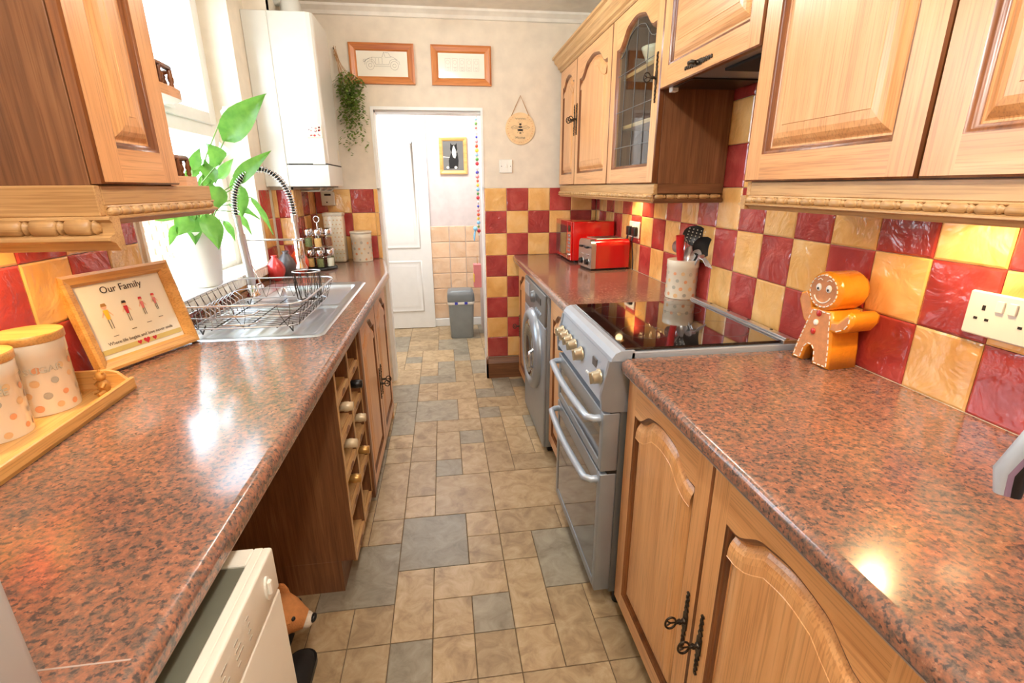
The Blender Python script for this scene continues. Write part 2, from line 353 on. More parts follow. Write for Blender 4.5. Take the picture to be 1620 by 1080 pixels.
# painted plaster above the tiles stands flush with the tile faces
g = G(); g.box(XR, -1.7, 1.81, XR+.009, D, H); g.build('plaster', ['wall'], wr)
g = G(); g.box(XL-.009, -1.7, 1.36, XL, WY0-.02, H); g.box(XL-.009, WY0-.02, WZ1, XL, WY1+.02, H); g.box(XL-.009, WY1, 1.36, XL, D, H); g.build('plaster', ['wall'], wl)
# boxed pier behind the boiler
PX, PY = -.815, 2.95
g = G(); g.box(XL-.01, PY+.008, 0, PX-.008, D, H); pier = struct('wall_pier', g, ['wall'])
g = G(); g.box(XL, PY, 1.36, PX, PY+.009, H); g.box(PX-.009, PY, 1.36, PX, D, H); g.build('plaster', ['wall'], pier)
# far wall with a doorway
DX0, DX1, DZ = -.42, .283, 1.85
g = G(); g.box(-1.1, D+.008, -.01, DX0, D+.12, H); g.box(DX1, D+.008, -.01, 1.2, D+.12, H); g.box(DX0, D+.008, DZ, DX1, D+.12, H)
wb = struct('wall_back', g, ['wall'])
g = G(); g.box(-1.0, D, 1.36, DX0-.0, D+.009, H); g.box(DX1, D, 1.36, XR+.01, D+.009, H); g.box(DX0, D, DZ, DX1, D+.009, H); g.build('plaster', ['wall'], wb)
# wall behind the camera and the rest of the house
g = G(); g.box(-1.1, -1.8, -.01, 1.2, -1.7, H); struct('wall_front', g, ['wall'])
g = G(); g.prism([(0, 0), (.05, 0), (.047, .012), (.02, .03), (.012, .047), (0, .05)], lambda u, v, d: (d, D-u, H-v), PX, XR, 0)
g.prism([(0, 0), (.05, 0), (.047, .012), (.02, .03), (.012, .047), (0, .05)], lambda u, v, d: (XL+u, d, H-v), -1.7, PY, 0); struct('trim_1', g, ['ceiling'])

# wall tiles: every tile an object
TS = .15; GAP = .0017
_tm = {}
def tile(parent, kind, axis, a0, z0, wd, ht, plane, sgn=1):
    """axis 'x': face looks along -x*sgn at x=plane; axis 'y': face looks along -y at y=plane."""
    key = (kind, axis, sgn, round(wd, 4), round(ht, 4))
    if key not in _tm:
        g = G(); e = min(.0045, wd*.3); hw, hh = wd/2-GAP/2, ht/2-GAP/2; t = .0085
        def P(u, v, d): return (d*sgn, u, v) if axis == 'x' else (u, d, v)
        o = [(-hw, -hh), (hw, -hh), (hw, hh), (-hw, hh)]; i = [(-hw+e, -hh+e), (hw-e, -hh+e), (hw-e, hh-e), (-hw+e, hh-e)]
        g.ring([[P(u, v, t) for u, v in o], [P(u, v, .002) for u, v in o]], 0, False)
        g.ring([[P(u, v, .002) for u, v in o], [P(u, v, 0) for u, v in i]], 0, False); g.cap([P(u, v, 0) for u, v in i])
        _tm[key] = g.mesh('tile', ['tile_'+kind])
    loc = (plane, a0+wd/2, z0+ht/2) if axis == 'x' else (a0+wd/2, plane, z0+ht/2)
    return put('tile', _tm[key], parent, loc=loc)
Y0R = .7895
for k in range(-8, 18):                                              # right wall
    y0 = Y0R+TS*k; y1 = min(y0+TS, D-.002)
    if y1-y0 < .02: continue
    rows = range(0, 6) if 3 <= k <= 6 else range(0, 3)
    for r in rows: tile(wr, 'red' if (k+r) % 2 else 'cream', 'x', y0, .91+TS*r, y1-y0, TS, XR)
g = G(); g.box(XR, -1.7, 1.36, XR+.009, Y0R+.45, 1.81); g.box(XR, Y0R+1.05, 1.36, XR+.009, D, 1.81); g.box(XR, -1.7, 0, XR+.009, D, .91); g.box(XR, -1.7, .91, XR+.009, Y0R-1.2, 1.36); g.build('plaster', ['wall'], wr)
for cidx in range(0, 6):                                             # far wall, right of the doorway
    x0 = DX1+TS*cidx; x1 = min(x0+TS, XR-.001)
    if x1-x0 < .02: continue
    for r in range(-5, 3):
        if r < 0 and cidx > 2: continue
        tile(wb, 'red' if (cidx+r) % 2 else 'cream', 'y', x0, .91+TS*r, x1-x0, TS, D)
tx = [PX, -.742, -.592, -.444, DX0]
for i in range(4):
    for r in range(0, 3): tile(wb, 'cream' if i == 3 else ('red' if (i+r) % 2 == 0 else 'cream'), 'y', tx[i], .91+TS*r, tx[i+1]-tx[i], TS, D)
for k in range(-14, 4):                                              # left wall, near side of the window
    y0 = 1.2159+TS*k; y1 = min(y0+TS, WY0-.03)
    if y1 - y0 < .02: continue
    for r in range(0, 3):
        tile(wl, 'red' if (k+r) % 2 == 0 else 'cream', 'x', y0, .91+TS*r, y1-y0, TS, XL, -1)
for k in range(0, 8):                                                # cut tiles under the sill
    y0 = 1.67+TS*k; y1 = min(y0+TS, WY1)
    if y1 > y0+.01: tile(wl, 'red' if k % 2 else 'cream', 'x', y0, .91, y1-y0, .052, XL, -1)
for r in range(3):                                                   # between window and pier, pier face, pier side
    tile(wl, 'red' if r % 2 == 0 else 'cream', 'x', WY1+.03, .91+TS*r, PY-.02-WY1-.03, TS, XL, -1)
    tile(pier, 'cream' if r % 2 == 0 else 'red', 'y', XL+.004, .91+TS*r, .026, TS, PY)
    tile(pier, 'red' if r % 2 == 0 else 'cream', 'y', XL+.03, .91+TS*r, PX-.012-XL-.03, TS, PY)
    tile(pier, 'cream', 'y', PX-.012, .91+TS*r, .011, TS, PY)
    yy = [PY+.004, PY+.16, PY+.31, D-.002]
    for i in range(3): tile(pier, 'red' if (i+r) % 2 else 'cream', 'x', yy[i], .91+TS*r, yy[i+1]-yy[i], TS, PX, -1)
# doorway reveal: slivers of tile, then the white lining
for r in range(-5, 3):
    kd = 'red' if r % 2 == 0 else 'cream'
    tile(wb, kd, 'x', D+.001, .91+TS*r, .03, TS, DX1-.001, -1) if False else None
g = G()
g.box(DX0-.004, D+.03, 0, DX0+.024, D+.13, DZ-.0); g.box(DX1-.012, D+.03, 0, DX1+.004, D+.13, DZ); g.box(DX0-.004, D+.03, DZ-.03, DX1+.004, D+.13, DZ+.003)
g.box(DX0+.0, D-.006, 1.365, DX0+.018, D+.03, DZ-.018); g.box(DX0, D-.006, DZ-.018, DX1, D+.03, DZ); g.box(DX1-.014, D-.004, 1.365, DX1, D+.03, DZ-.018)
struct('trim_2', g, ['white'])
for r in range(-5, 3):
    for sx, X in ((1, DX1), (-1, DX0)):
        if sx == -1 and r < 0: continue
        tile(wb, 'red' if (r+(sx < 0)) % 2 == 0 else 'cream', 'x', D+.001, .91+TS*r, .028, TS, X-.001*sx, 1 if sx == 1 else -1)
g = G(); prof = [(0, 0), (.03, 0), (.03, .115), (.022, .13), (.012, .15), (0, .155)]
g.prism(prof, lambda u, v, d: (d, D-u, v), DX1-.012, .58, 0); g.prism([(0, 0), (.012, 0), (.012, .14), (0, .155)], lambda u, v, d: (DX1-u, d, v), D-.03, D+.03, 0)
struct('baseboard_back', g, ['brown_x'])

# floor tiles in the stone pattern of the vinyl
CX, CY, FX, FY = .1325, .1525, .0365, 1.21
known = [(-2, 2, 2, 2, 1), (0, 3, 1, 1, 0), (0, 2, 1, 1, 0), (1, 3, 2, 1, 0), (1, 2, 1, 1, 0), (2, 1, 2, 2, 1), (3, 3, 1, 1, 0), (-1, 4, 2, 2, 0), (1, 4, 3, 2, 0), (-2, 4, 1, 1, 0), (-2, 5, 1, 2, 0), (-3, 4, 1, 3, 0), (-1, 6, 1, 1, 1), (0, 6, 1, 2, 0), (1, 6, 1, 2, 0), (2, 6, 2, 1, 0), (-1, 7, 1, 2, 0), (0, 8, 1, 1, 1), (-2, 7, 1, 1, 0), (-3, 7, 1, 1, 0), (-1, 9, 2, 1, 0), (1, 8, 1, 2, 0), (2, 7, 1, 2, 0), (-2, 10, 2, 2, 1), (-3, 9, 1, 2, 1), (-2, 8, 1, 2, 0), (-3, 8, 1, 1, 0), (0, 10, 1, 2, 0), (1, 10, 1, 1, 1), (1, 11, 2, 1, 0), (2, 10, 2, 1, 0), (2, 9, 1, 1, 0), (3, 7, 1, 1, 0), (3, 8, 1, 1, 0), (-1, 1, 2, 1, 0), (-1, 0, 1, 1, 0), (0, 0, 1, 1, 1), (1, 0, 1, 2, 0), (-3, 0, 1, 1, 0), (-2, 0, 1, 2, 0), (-4, 1, 2, 2, 1), (-3, 3, 1, 1, 0), (-4, 0, 1, 1, 0), (-3, -1, 1, 1, 0), (-2, -1, 1, 1, 1), (-1, -1, 1, 1, 0), (0, -1, 1, 1, 0), (1, -1, 1, 1, 0), (2, -1, 1, 2, 0), (3, 0, 1, 1, 0), (3, -1, 1, 1, 0)]
occ = set(); tl = []
for t in known:
    tl.append(t); occ |= {(t[0]+a, t[1]+b) for a in range(t[2]) for b in range(t[3])}
for j in range(-12, 25):
    for i in range(-8, 8):
        if j < 13 and not (-5 <= i <= 4): continue
        if (i, j) in occ: continue
        opts = [(2, 2), (1, 2), (2, 1), (1, 1), (1, 1)]; rnd.shuffle(opts)
        for a, b in opts+[(1, 1)]:
            cells = {(i+p, j+q) for p in range(a) for q in range(b)}
            if not (cells & occ) and i+a <= 8: break
        gy = 1 if rnd.random() < (.45 if a*b == 4 or a*b == 1 else .1) else 0
        tl.append((i, j, a, b, gy)); occ |= cells
_fm = {}
for i, j, a, b, gy in tl:
    if (a, b, gy) not in _fm:
        g = G(); hw, hh = a*CX/2-.0016, b*CY/2-.0016; e = .0012
        g.ring([[(u, v, -.004) for u, v in ((-hw, -hh), (hw, -hh), (hw, hh), (-hw, hh))], [(u, v, -.0008) for u, v in ((-hw, -hh), (hw, -hh), (hw, hh), (-hw, hh))], [(u, v, 0) for u, v in ((-hw+e, -hh+e), (hw-e, -hh+e), (hw-e, hh-e), (-hw+e, hh-e))]], 0, False)
        g.cap([(u, v, 0) for u, v in ((-hw+e, -hh+e), (hw-e, -hh+e), (hw-e, hh-e), (-hw+e, hh-e))])
        _fm[(a, b, gy)] = g.mesh('tile', ['floor_grey' if gy else 'floor_beige'])
    put('tile', _fm[(a, b, gy)], floor, loc=(FX+(i+a/2)*CX, FY+(j+b/2)*CY, 0))

# window: reveal, frame, panes, tiled sill
g = G()
for xx, yy, zz, X1, Y1, Z1 in ((-1.13, WY0-.012, WZ0+.002, XL+.002, WY0+.003, WZ1-.003), (-1.13, WY1-.003, WZ0+.002, XL+.002, WY1+.028, WZ1-.003), (-1.13, WY0+.003, WZ1-.003, XL+.002, WY1-.003, WZ1+.02)): g.box(xx, yy, zz, X1, Y1, Z1)
struct('trim_3', g, ['wall'])
g = G(); fx0, fx1 = -1.125, -1.065
g.box(fx0, WY0, WZ0, fx1, WY0+.06, WZ1, .003); g.box(fx0, WY1-.06, WZ0, fx1, WY1, WZ1, .003)
g.box(fx0, WY0+.06, WZ0, fx1, WY1-.06, WZ0+.06, .003); g.box(fx0, WY0+.06, WZ1-.06, fx1, WY1-.06, WZ1, .003)
g.box(fx0, WY0+.06, 1.60, fx1, WY1-.06, 1.665, .003)
win = struct('window_1', g, ['upvc'])
g = G(); g.box(-1.098, WY0+.06, WZ0+.06, -1.094, WY1-.06, 1.60); g.build('pane', ['glass'], win)
g = G(); a0, a1, b0, b1 = WY0+.055, WY1-.055, 1.655, WZ1-.055
for q in ((a0, a0+.05, b0, b1), (a1-.05, a1, b0, b1), (a0+.05, a1-.05, b0, b0+.05), (a0+.05, a1-.05, b1-.05, b1)): g.box(-1.115, q[0], q[2], -1.05, q[1], q[3], .004)
cas = g.build('casement', ['upvc'], win)
g = G(); g.box(-1.088, a0+.05, b0+.05, -1.084, a1-.05, b1-.05); g.build('pane', ['glass'], cas)
g = G(); g.box(-1.05, 2.16, b0+.012, -1.035, 2.20, b0+.04, .003); g.box(-1.042, 2.17, b0+.02, -1.03, 2.28, b0+.034, .003); g.build('window_handle', ['upvc'], cas)
g = G(); g.box(-1.12, WY0, .962, XL+.024, WY1, .988); sill = struct('trim_4', g, ['grout'])
n = 0
for k in range(7):
    for q in range(2):
        x0, x1 = (-1.06, -.995) if q == 0 else (-.993, XL+.036)
        g = G(); g.box(x0, WY0+.004+k*.148, .987, x1, WY0+.002+(k+1)*.148-.002, .9965, .002); g.build('tile', ['tile_sill'], sill)
for k in range(7):
    g = G(); g.box(XL+.025, WY0+.004+k*.148, .950, XL+.036, WY0+(k+1)*.148, .9855, .002); g.build('tile', ['tile_sill'], sill)
# yard outside
g = G(); g.box(-9, -3, -.3, -1.3, 11, -.2); struct('yard_ground', g, ['paving'])
g = G(); g.box(-3.2, -2, -.2, -3.0, 10, 1.10)
gw = struct('garden_wall', g, ['grout'])
_b = G(); _b.box(0, 0, 0, .012, .215, .065, .002); bm_ = _b.mesh('brick', ['brick_out'])
for r in range(11, 17):
    for k in range(0, 30): put('brick', bm_, gw, loc=(-3.001, 2.2+k*.225+(r % 2)*.11, -.2+.076*r))

# room beyond the doorway
BW = 4.90
g = G(); g.box(-1.1, BW, 0, 1.2, BW+.1, H); wsb = struct('wall_scullery_back', g, ['wall_pink'])
g = G(); g.box(.34, D+.12, 0, .44, BW, H); struct('wall_scullery_right', g, ['wall_pink'])
g = G(); g.box(-1.1, D+.12, 0, -1.0, BW, H); struct('wall_scullery_left', g, ['wall_pink'])
for cc in range(0, 3):
    for r in range(0, 6): tile(wsb, 'peach', 'y', -.105+cc*.158 if cc else -.16, .085+r*.154, .155 if cc else .208, .151, BW-.009)
g = G(); g.box(-.16, BW-.02, 0, .34, BW, .08, .003); struct('baseboard_scullery', g, ['white'])

# ------------------------------------------------------------------ doors
def offset(P, d):
    n = len(P); out = []
    for i in range(n):
        a, b, cc = Vector(P[i-1]), Vector(P[i]), Vector(P[(i+1) % n])
        e1 = (b-a).normalized(); e2 = (cc-b).normalized(); n1 = Vector((-e1.y, e1.x)); n2 = Vector((-e2.y, e2.x))
        m = (n1+n2); m = m.normalized() if m.length > 1e-6 else n1
        k = min(1/max(m.dot(n1), .35), 1.6); q = b+m*d*k; out.append((q.x, q.y))
    return out
def opening(x0, z0, x1, z1, arch, rise):
    P = [(x0, z0), (x1, z0)]
    if not arch: return P+[(x1, z1), (x0, z1)]
    zs = z1-rise; W = x1-x0; pts = []
    for i in range(0, 25):
        u = i/24; s = min(u, 1-u)*2
        if s < .16: h = 0
        elif s < .62: t = (s-.16)/.46; h = .82*(t*t*(3-2*t))
        else: t = (s-.62)/.38; h = .82+.18*sin(t*pi/2)
        pts.append((x1-u*W, zs+rise*h))
    return P+pts
def door(root, x0, z0, w, h, yf=0.0, arch=True, rise=.05, mx=.058, mz=.062, mt=.05, knob=None, t=.02, glazed=False, name='door', wd='oak', grain='z'):
    """panelled oak door; front face at local y=yf looking along -y, closing quad behind"""
    g = G(); x1, z1 = x0+w, z0+h; e = .004
    R = lambda o, d: [(x, yf+d, z) for x, z in ((x0+o, z0+o), (x1-o, z0+o), (x1-o, z1-o), (x0+o, z1-o))]
    g.ring([R(0, t), R(0, e)], 2, False); g.ring([R(0, e), R(e*.9, 0)], 2, True)
    if not glazed: g.cap(R(0, t), 0)
    P = opening(x0+mx, z0+mz, x1-mx, z1-mt, arch, rise)
    q = lambda pts, m: g.add([(x, yf, z) for x, z in pts], [list(range(len(pts)))], m)
    a = e*.9
    q([(x0+a, z0+a), (x0+mx, z0+a), (x0+mx, z1-a), (x0+a, z1-a)], 0); q([(x1-mx, z0+a), (x1-a, z0+a), (x1-a, z1-a), (x1-mx, z1-a)], 0)
    q([(x0+mx, z0+a), (x1-mx, z0+a), (x1-mx, z0+mz), (x0+mx, z0+mz)], 1)
    top = P[2:]
    for i in range(len(top)-1): q([(top[i][0], top[i][1]), (top[i][0], z1-a), (top[i+1][0], z1-a), (top[i+1][0], top[i+1][1])], 1)
    prof = [(0, 0), (.002, .003), (.006, .003), (.0075, .0075), (.011, .0095), (.0125, .013)]
    g.ring([[(u, yf+d, v) for u, v in offset(P, o)] for o, d in prof], 2, True)
    if glazed: g.ring([[(u, yf+d, v) for u, v in offset(P, o)] for o, d in ((.0125, .013), (.0125, t))], 0, False)
    dr = g.build(name, [wd+'_z', wd+'_x', 'moulding'], root)
    if not glazed:
        g = G(); b = .042
        pr = [(.011, .0125), (.0160, .0135), (.0185, .0125), (.025, .0078), (.033, .0036), (.044, .0012), (.0595, .0004), (.0605, -.0006)]
        rings = [[(u, yf+d, v) for u, v in offset(P, o)] for o, d in pr]
        g.ring(rings, 0, False); g.cap(rings[-1], 0)
        g.build('panel', [wd+'_'+grain], dr)
    if knob: handle(dr, knob[0], knob[1], yf, knob[2] if len(knob) > 2 else 'v')
    return dr, P
_hm = {}
def handle(dr, hx, hz, yf, o='v'):
    if o not in _hm:
        g = G()
        def W(s):
            a = abs(s)
            if a < .022: return .0085
            if a < .030: return .005
            return .0058*(1-((a-.03)/.055)*.5)+.0024*sin(a*420)
        ss = [-.082+.164*i/40 for i in range(41)]
        pts = [(W(s_), s_) for s_ in ss]+[(-W(s_), s_) for s_ in ss[::-1]]
        fn = (lambda u, v, d: (u, d, v)) if o == 'v' else (lambda u, v, d: (v, d, u))
        g.prism(pts, fn, -.0035, .0005)
        for s_ in (-.07, -.056, -.042, .042, .056, .07): g.ell(*((0, -.004, s_) if o == 'v' else (s_, -.004, 0)), .004, .002, .005, 8, 5)
        g.cyl((0, 0, 0), (0, -.024, 0), .0045, .0045, 10); g.cyl((0, -.004, 0), (0, -.008, 0), .008, .006, 10)
        g.cyl((0, -.013, 0), (0, -.017, 0), .0065, .0065, 10)
        if o == 'v':
            g.tube([(0, -.036+.0125*cos(2*pi*i/18), .0155*sin(2*pi*i/18)) for i in range(18)], .0026, 6, True)
            g.tube([(0, -.024, 0), (0, -.036, 0), (0, -.044, .006)], .002, 5); g.tube([(0, -.036, 0), (0, -.044, -.006)], .002, 5)
        else:
            g.tube([(-.02, -.02, -.002), (-.008, -.026, 0), (.008, -.026, 0), (.02, -.02, -.002)], [.004, .006, .006, .004], 8)
        _hm[o] = g.mesh('handle', ['iron'])
    return put('handle', _hm[o], dr, loc=(hx, yf, hz))

RR, RL = -pi/2, pi/2
# ---- pelmet with barrel-and-reel moulding
_bd = {}
def bead_mesh(pitch):
    if pitch not in _bd:
        g = G(); L_ = pitch; r = .0085
        prof = [(.0, 0), (.0055, .0005), (r, .004), (r, L_-.0145), (.0055, L_-.011), (.0048, L_-.0105), (.0075, L_-.0085), (.0075, L_-.0055), (.0048, L_-.0035), (.0046, L_-.0005), (0, L_)]
        g.lathe(prof, 0, 0, 0, 10, 0, False, 'x'); _bd[pitch] = g.mesh('bead', ['pale_x'])
    return _bd[pitch]
def pelmet_run(root, ox, oy, ang, Ln, z1, hb=.034, pitch=.04, ins=0, ext=0, sc=1.0, dz=0):
    """run along local x from (ox,oy) rotated by ang; front looks along -y"""
    Mx = Matrix.Translation((ox, oy, 0)) @ Matrix.Rotation(ang, 4, 'Z')
    z1 = z1-dz; g = G(Mx); g.box(ins, 0, z1-hb, Ln, .016, z1, .0015); g.build('board', ['pale_x' if abs(ang) < .1 else 'pale_y'], root)
    g = G(Mx); z = z1-hb
    pf = [(.018, 0), (-.004, 0), (-.006, -.003), (-.002, -.006), (-.002, -.016), (-.012, -.020), (-.012, -.023), (-.004, -.026), (.002, -.034), (.018, -.034)]
    pf = [(u*sc if u < .01 else u, v*sc) for u, v in pf]
    g.prism(pf, lambda u, v, d: (d, u, z+v), ins*.8, Ln+ext); g.build('moulding', ['pale_x' if abs(ang) < .1 else 'pale_y'], root)
    k = int(Ln/pitch)
    for i in range(k):
        p = Mx @ Vector(((i+(Ln/pitch-k)/2)*pitch, -.003*sc, z-.0105*sc)); o = put('bead', bead_mesh(pitch), root, loc=tuple(p), rot=(0, 0, ang)); o.scale = (1, sc, sc)

# ------------------------------------------------------------------ cabinets, right wall (local x runs toward the camera)
XF = .777; ZB, ZT = 1.375, 2.045
def box_part(root, name, q, mat, ch=.0015): g = G(); g.box(*q, ch); return g.build(name, [mat], root)
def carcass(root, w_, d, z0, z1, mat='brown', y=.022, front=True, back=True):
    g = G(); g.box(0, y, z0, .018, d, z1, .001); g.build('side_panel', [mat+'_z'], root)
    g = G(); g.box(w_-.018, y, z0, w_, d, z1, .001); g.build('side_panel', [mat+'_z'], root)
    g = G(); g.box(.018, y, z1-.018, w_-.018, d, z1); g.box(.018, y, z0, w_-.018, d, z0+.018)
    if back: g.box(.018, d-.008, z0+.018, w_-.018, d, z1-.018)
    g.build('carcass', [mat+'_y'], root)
DP = XR-XF-.002
t = thing('wall_cabinet', 'oak wall cupboard with two cathedral panel doors above the socket and gingerbread jar', 'cupboard', (XF, 1.232, ZB), RR)
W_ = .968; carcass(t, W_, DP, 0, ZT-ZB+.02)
door(t, .002, .002, W_/2-.004, ZT-ZB, knob=(W_/2-.03, .35)); door(t, W_/2+.002, .002, W_/2-.004, ZT-ZB, knob=(W_/2+.03, .35))
t = thing('hood_cabinet', 'short oak cupboard over the cooker with a square panel and a horizontal iron handle', 'cupboard', (XF, 1.812, 1.69), RR)
W_ = .576; g = G(); g.box(0, .022, .06, .016, DP, .40); g.box(W_-.016, .022, .06, W_, DP, .40); g.box(.016, .022, .385, W_-.016, DP, .40); g.build('carcass', ['brown_z'], t)
door(t, .002, 0, W_-.004, ZT-1.69, arch=False, mx=.055, mz=.065, knob=(.27, .028, 'h'), grain='x')
t = thing('glazed_cabinet', 'oak wall cupboard with a leaded glass door and white crockery inside', 'cupboard', (XF, 2.349, ZB), RR)
W_ = .535; g = G(); g.box(0, .022, 0, .016, DP, ZT-ZB); g.build('side_panel', ['brown_z'], t)
g = G(); g.box(W_-.018, .022, 0, W_, DP, ZT-ZB, .001); g.build('side_panel', ['brown_z'], t)
g = G(); g.box(.016, .022, 0, W_-.018, DP, .018); g.box(.016, .022, ZT-ZB-.018, W_-.018, DP, ZT-ZB); g.box(.016, DP-.008, .018, W_-.018, DP, ZT-ZB-.018); g.build('carcass', ['pale_y'], t)
for zz in (.235, .44): box_part(t, 'shelf', (.017, .05, zz, W_-.019, DP-.009, zz+.016), 'pale_x')
dr, P = door(t, .002, .002, W_-.004, ZT-ZB, glazed=True, rise=.075, knob=(W_-.03, .36))
g = G(); g.prism(offset(P, .006), XZ(.0), .011, .0135); g.build('pane', ['glass_cab'], dr)
g = G()
xs = [p[0] for p in P]; ax0, ax1 = min(xs), max(xs); az0, az1 = P[0][1], max(p[1] for p in P)
for u in (.22, .5, .78): g.box(ax0+(ax1-ax0)*u-.0012, .0085, az0, ax0+(ax1-ax0)*u+.0012, .0108, az1-(.075 if u != .5 else .004))
for u in (.16, .42, .68): g.box(ax0, .0085, az0+(az1-az0)*u-.0012, ax1, .0108, az0+(az1-az0)*u+.0012)
inner = offset(P, .035); g.tube([(u, .0098, v) for u, v in inner[2:]], .0018, 4)
g.build('lead_strip', ['silver_dark'], dr)
t = thing('wall_cabinet', 'oak wall cupboard with two arched doors in the far corner left of the glass door', 'cupboard', (XF, 3.335, ZB), RR)
W_ = .984; carcass(t, W_, DP, 0, ZT-ZB)
door(t, .002, .002, .382, ZT-ZB, knob=(.36, .355)); door(t, .388, .002, .594, ZT-ZB, rise=.07, knob=(.412, .355))
# cornice
t = thing('cornice', 'pale oak stepped cornice along the tops of the right hand wall cupboards', 'cornice', (XF, 3.345, ZT), RR)
pf = [(.03, 0), (.0, 0), (-.006, .006), (-.006, .014), (-.016, .022), (-.018, .036), (-.034, .056), (-.038, .074), (-.048, .080), (-.048, .092), (.03, .092)]
g = G(); g.prism(pf, lambda u, v, d: (d+(u*1.0 if d < .1 else 0), u, v+.002), 0, 3.08); g.build('moulding', ['pale_x'], t)
g = G(); g.prism(pf, lambda u, v, d: (u, d+(u if d < .1 else 0), v+.002), 0, DP); g.build('return', ['pale_y'], t)
# pelmets
t = thing('pelmet', 'oak pelmet with barrel moulding under the right hand cupboard nearest the camera', 'pelmet', (XF+.012, 1.232, 0), RR)
pelmet_run(t, 0, 0, 0, .968, ZB, .032, .041, .0165); pelmet_run(t, 0, DP-.014, -pi/2, DP-.014, ZB, .032, .041, 0, .012)
t = thing('pelmet', 'oak pelmet with barrel moulding under the glass fronted and far corner cupboards', 'pelmet', (XF+.008, 3.335, 0), RR)
pelmet_run(t, 0, 0, 0, 1.521, ZB, .036, .041)
g = G(); g.box(1.505, .017, ZB-.036, 1.521, DP-.008, ZB, .001); g.build('board', ['brown_y'], t)
Mx = Matrix.Translation((1.521, 0, 0)) @ Matrix.Rotation(pi/2, 4, 'Z')
g = G(Mx); g.prism([(.014, 0), (-.006, -.003), (-.002, -.006), (-.002, -.016), (-.012, -.022), (-.002, -.034), (.014, -.034)], lambda u, v, d: (d, u, ZB-.036+v), 0, DP-.01); g.build('moulding', ['brown_y'], t)
for i in range(6): put('bead', bead_mesh(.044), t, loc=(1.524, .006+i*.044, ZB-.0465), rot=(0, 0, pi/2))
# crockery in the glazed cabinet
def on(x, y): return (XF+y, 2.349-x)     # local cabinet coordinates to room x, y
zs_ = ZB+.019
for k in range(3):
    X, Y = on(.40, .14); g = G(); g.lathe([(.03, 0), (.045, .004), (.085, .012), (.086, .015), (.04, .007), (0, .006)], 0, 0, 0, 28); g.build('plate', ['ceramic'], None, loc=(X, Y, ZB+.457+k*.012), label='white plate %s of the three stacked on the top shelf behind glass' % ['at the bottom', 'in the middle', 'on top'][k], cat='plate', group='stacked plates in the glass cupboard')
X, Y = on(.42, .13); t = thing('storage_jar', 'tall white jar on the floor of the glass fronted cupboard', 'jar', (X, Y, zs_)); g = G(); g.lathe([(.045, 0), (.05, .006), (.05, .15), (.046, .165), (0, .165)], 0, 0, 0, 24); g.build('body', ['ceramic'], t); g = G(); g.lathe([(.05, .166), (.05, .18), (.02, .184), (.012, .20), (0, .202)], 0, 0, 0, 24); g.build('lid', ['ceramic_pale'], t)
def mug(X, Y, Z, label, grp=None, rz=0, s=1.0):
    t = thing('mug', label, 'mug', (X, Y, Z), rz, grp); g = G(); g.lathe([(.03*s, 0), (.036*s, .006), (.04*s, .08*s), (.037*s, .08*s), (.033*s, .008), (0, .008)], 0, 0, 0, 22); g.build('body', ['ceramic'], t)
    g = G(); g.tube([(.037*s+.026*s*sin(pi*i/8), 0, .04*s-.026*s*cos(pi*i/8)) for i in range(9)], .005*s, 6); g.build('handle', ['ceramic'], t)
X, Y = on(.43, .12); mug(X, Y, ZB+.252, 'white mug with its handle out on the middle shelf behind the glass', rz=2.6)
X, Y = on(.33, .17); mug(X, Y, ZB+.252, 'white mug set back on the middle shelf of the glass cupboard', rz=1)
X, Y = on(.36, .2); t = None
g = G(); g.lathe([(.03, 0), (.055, .02), (.075, .06), (.08, .075), (.076, .075), (.05, .022), (0, .012)], 0, 0, 0, 24); g.build('bowl', ['ceramic'], None, loc=(on(.2, .14)[0], on(.2, .14)[1], ZB+.457), label='white bowl at the far end of the top shelf behind the glass', cat='bowl')
# extractor hood
t = thing('extractor_hood', 'slim grey extractor hood with a dark filter tucked under the short cupboard', 'extractor hood', (XF, 1.795, 1.66), RR)
g = G(); g.box(.0, .03, .035, .545, DP-.01, .085, .003); g.build('body', ['silver'], t)
g = G(); g.box(.30, .06, .027, .53, .20, .036, .002); g.build('filter', ['black_matt'], t)
g = G(); g.box(.01, .03, .030, .17, DP-.02, .036, .001); g.build('underside', ['black'], t)
g = G(); g.box(.005, .026, .018, .03, .05, .036, .002); g.build('bracket', ['white'], t)
# lamps under the cabinets
for i, (lx, ly, lz, lp) in enumerate(PUCKS):
    lab = ['round warm puck light under the cupboard above the gingerbread jar', 'round warm puck light under the cupboard above the toaster', 'round warm puck light under the left hand cupboard'][i]
    t = thing('puck_light', lab, 'lamp', (lx, ly, lz)); g = G(); g.lathe([(.034, .013), (.034, .003), (.030, 0), (.026, 0)], n=24); g.build('housing', ['chrome'], t)
    g = G(); g.lathe([(.026, .001), (0, .001)], n=20, caps=False); g.build('lens', ['puck'], t)
for i, (lx, ly, lz, lp) in enumerate(LAMPS):
    lab = ['first ceiling spot lamp beyond the cooker', 'second ceiling spot lamp beyond the cooker', 'added ceiling fill lamp above the near worktops', 'added ceiling fill lamp behind the camera'][i]
    t = thing('ceiling_spot', lab, 'lamp', (lx, ly, lz)); g = G(); g.cyl((0, 0, .05), (0, 0, H-lz-.001), .012); g.lathe([(.045, H-lz-.012), (.045, H-lz)], n=20); g.build('mount', ['chrome'], t)
    g = G(); g.lathe([(.02, .07), (.035, .05), (.042, .0), (.040, 0), (.033, .05), (.018, .068)], n=20, caps=False); g.build('shade', ['chrome'], t)
    g = G(); g.ell(0, 0, .015, .026, .026, .026, 14, 8); g.build('bulb', ['bulb'], t)

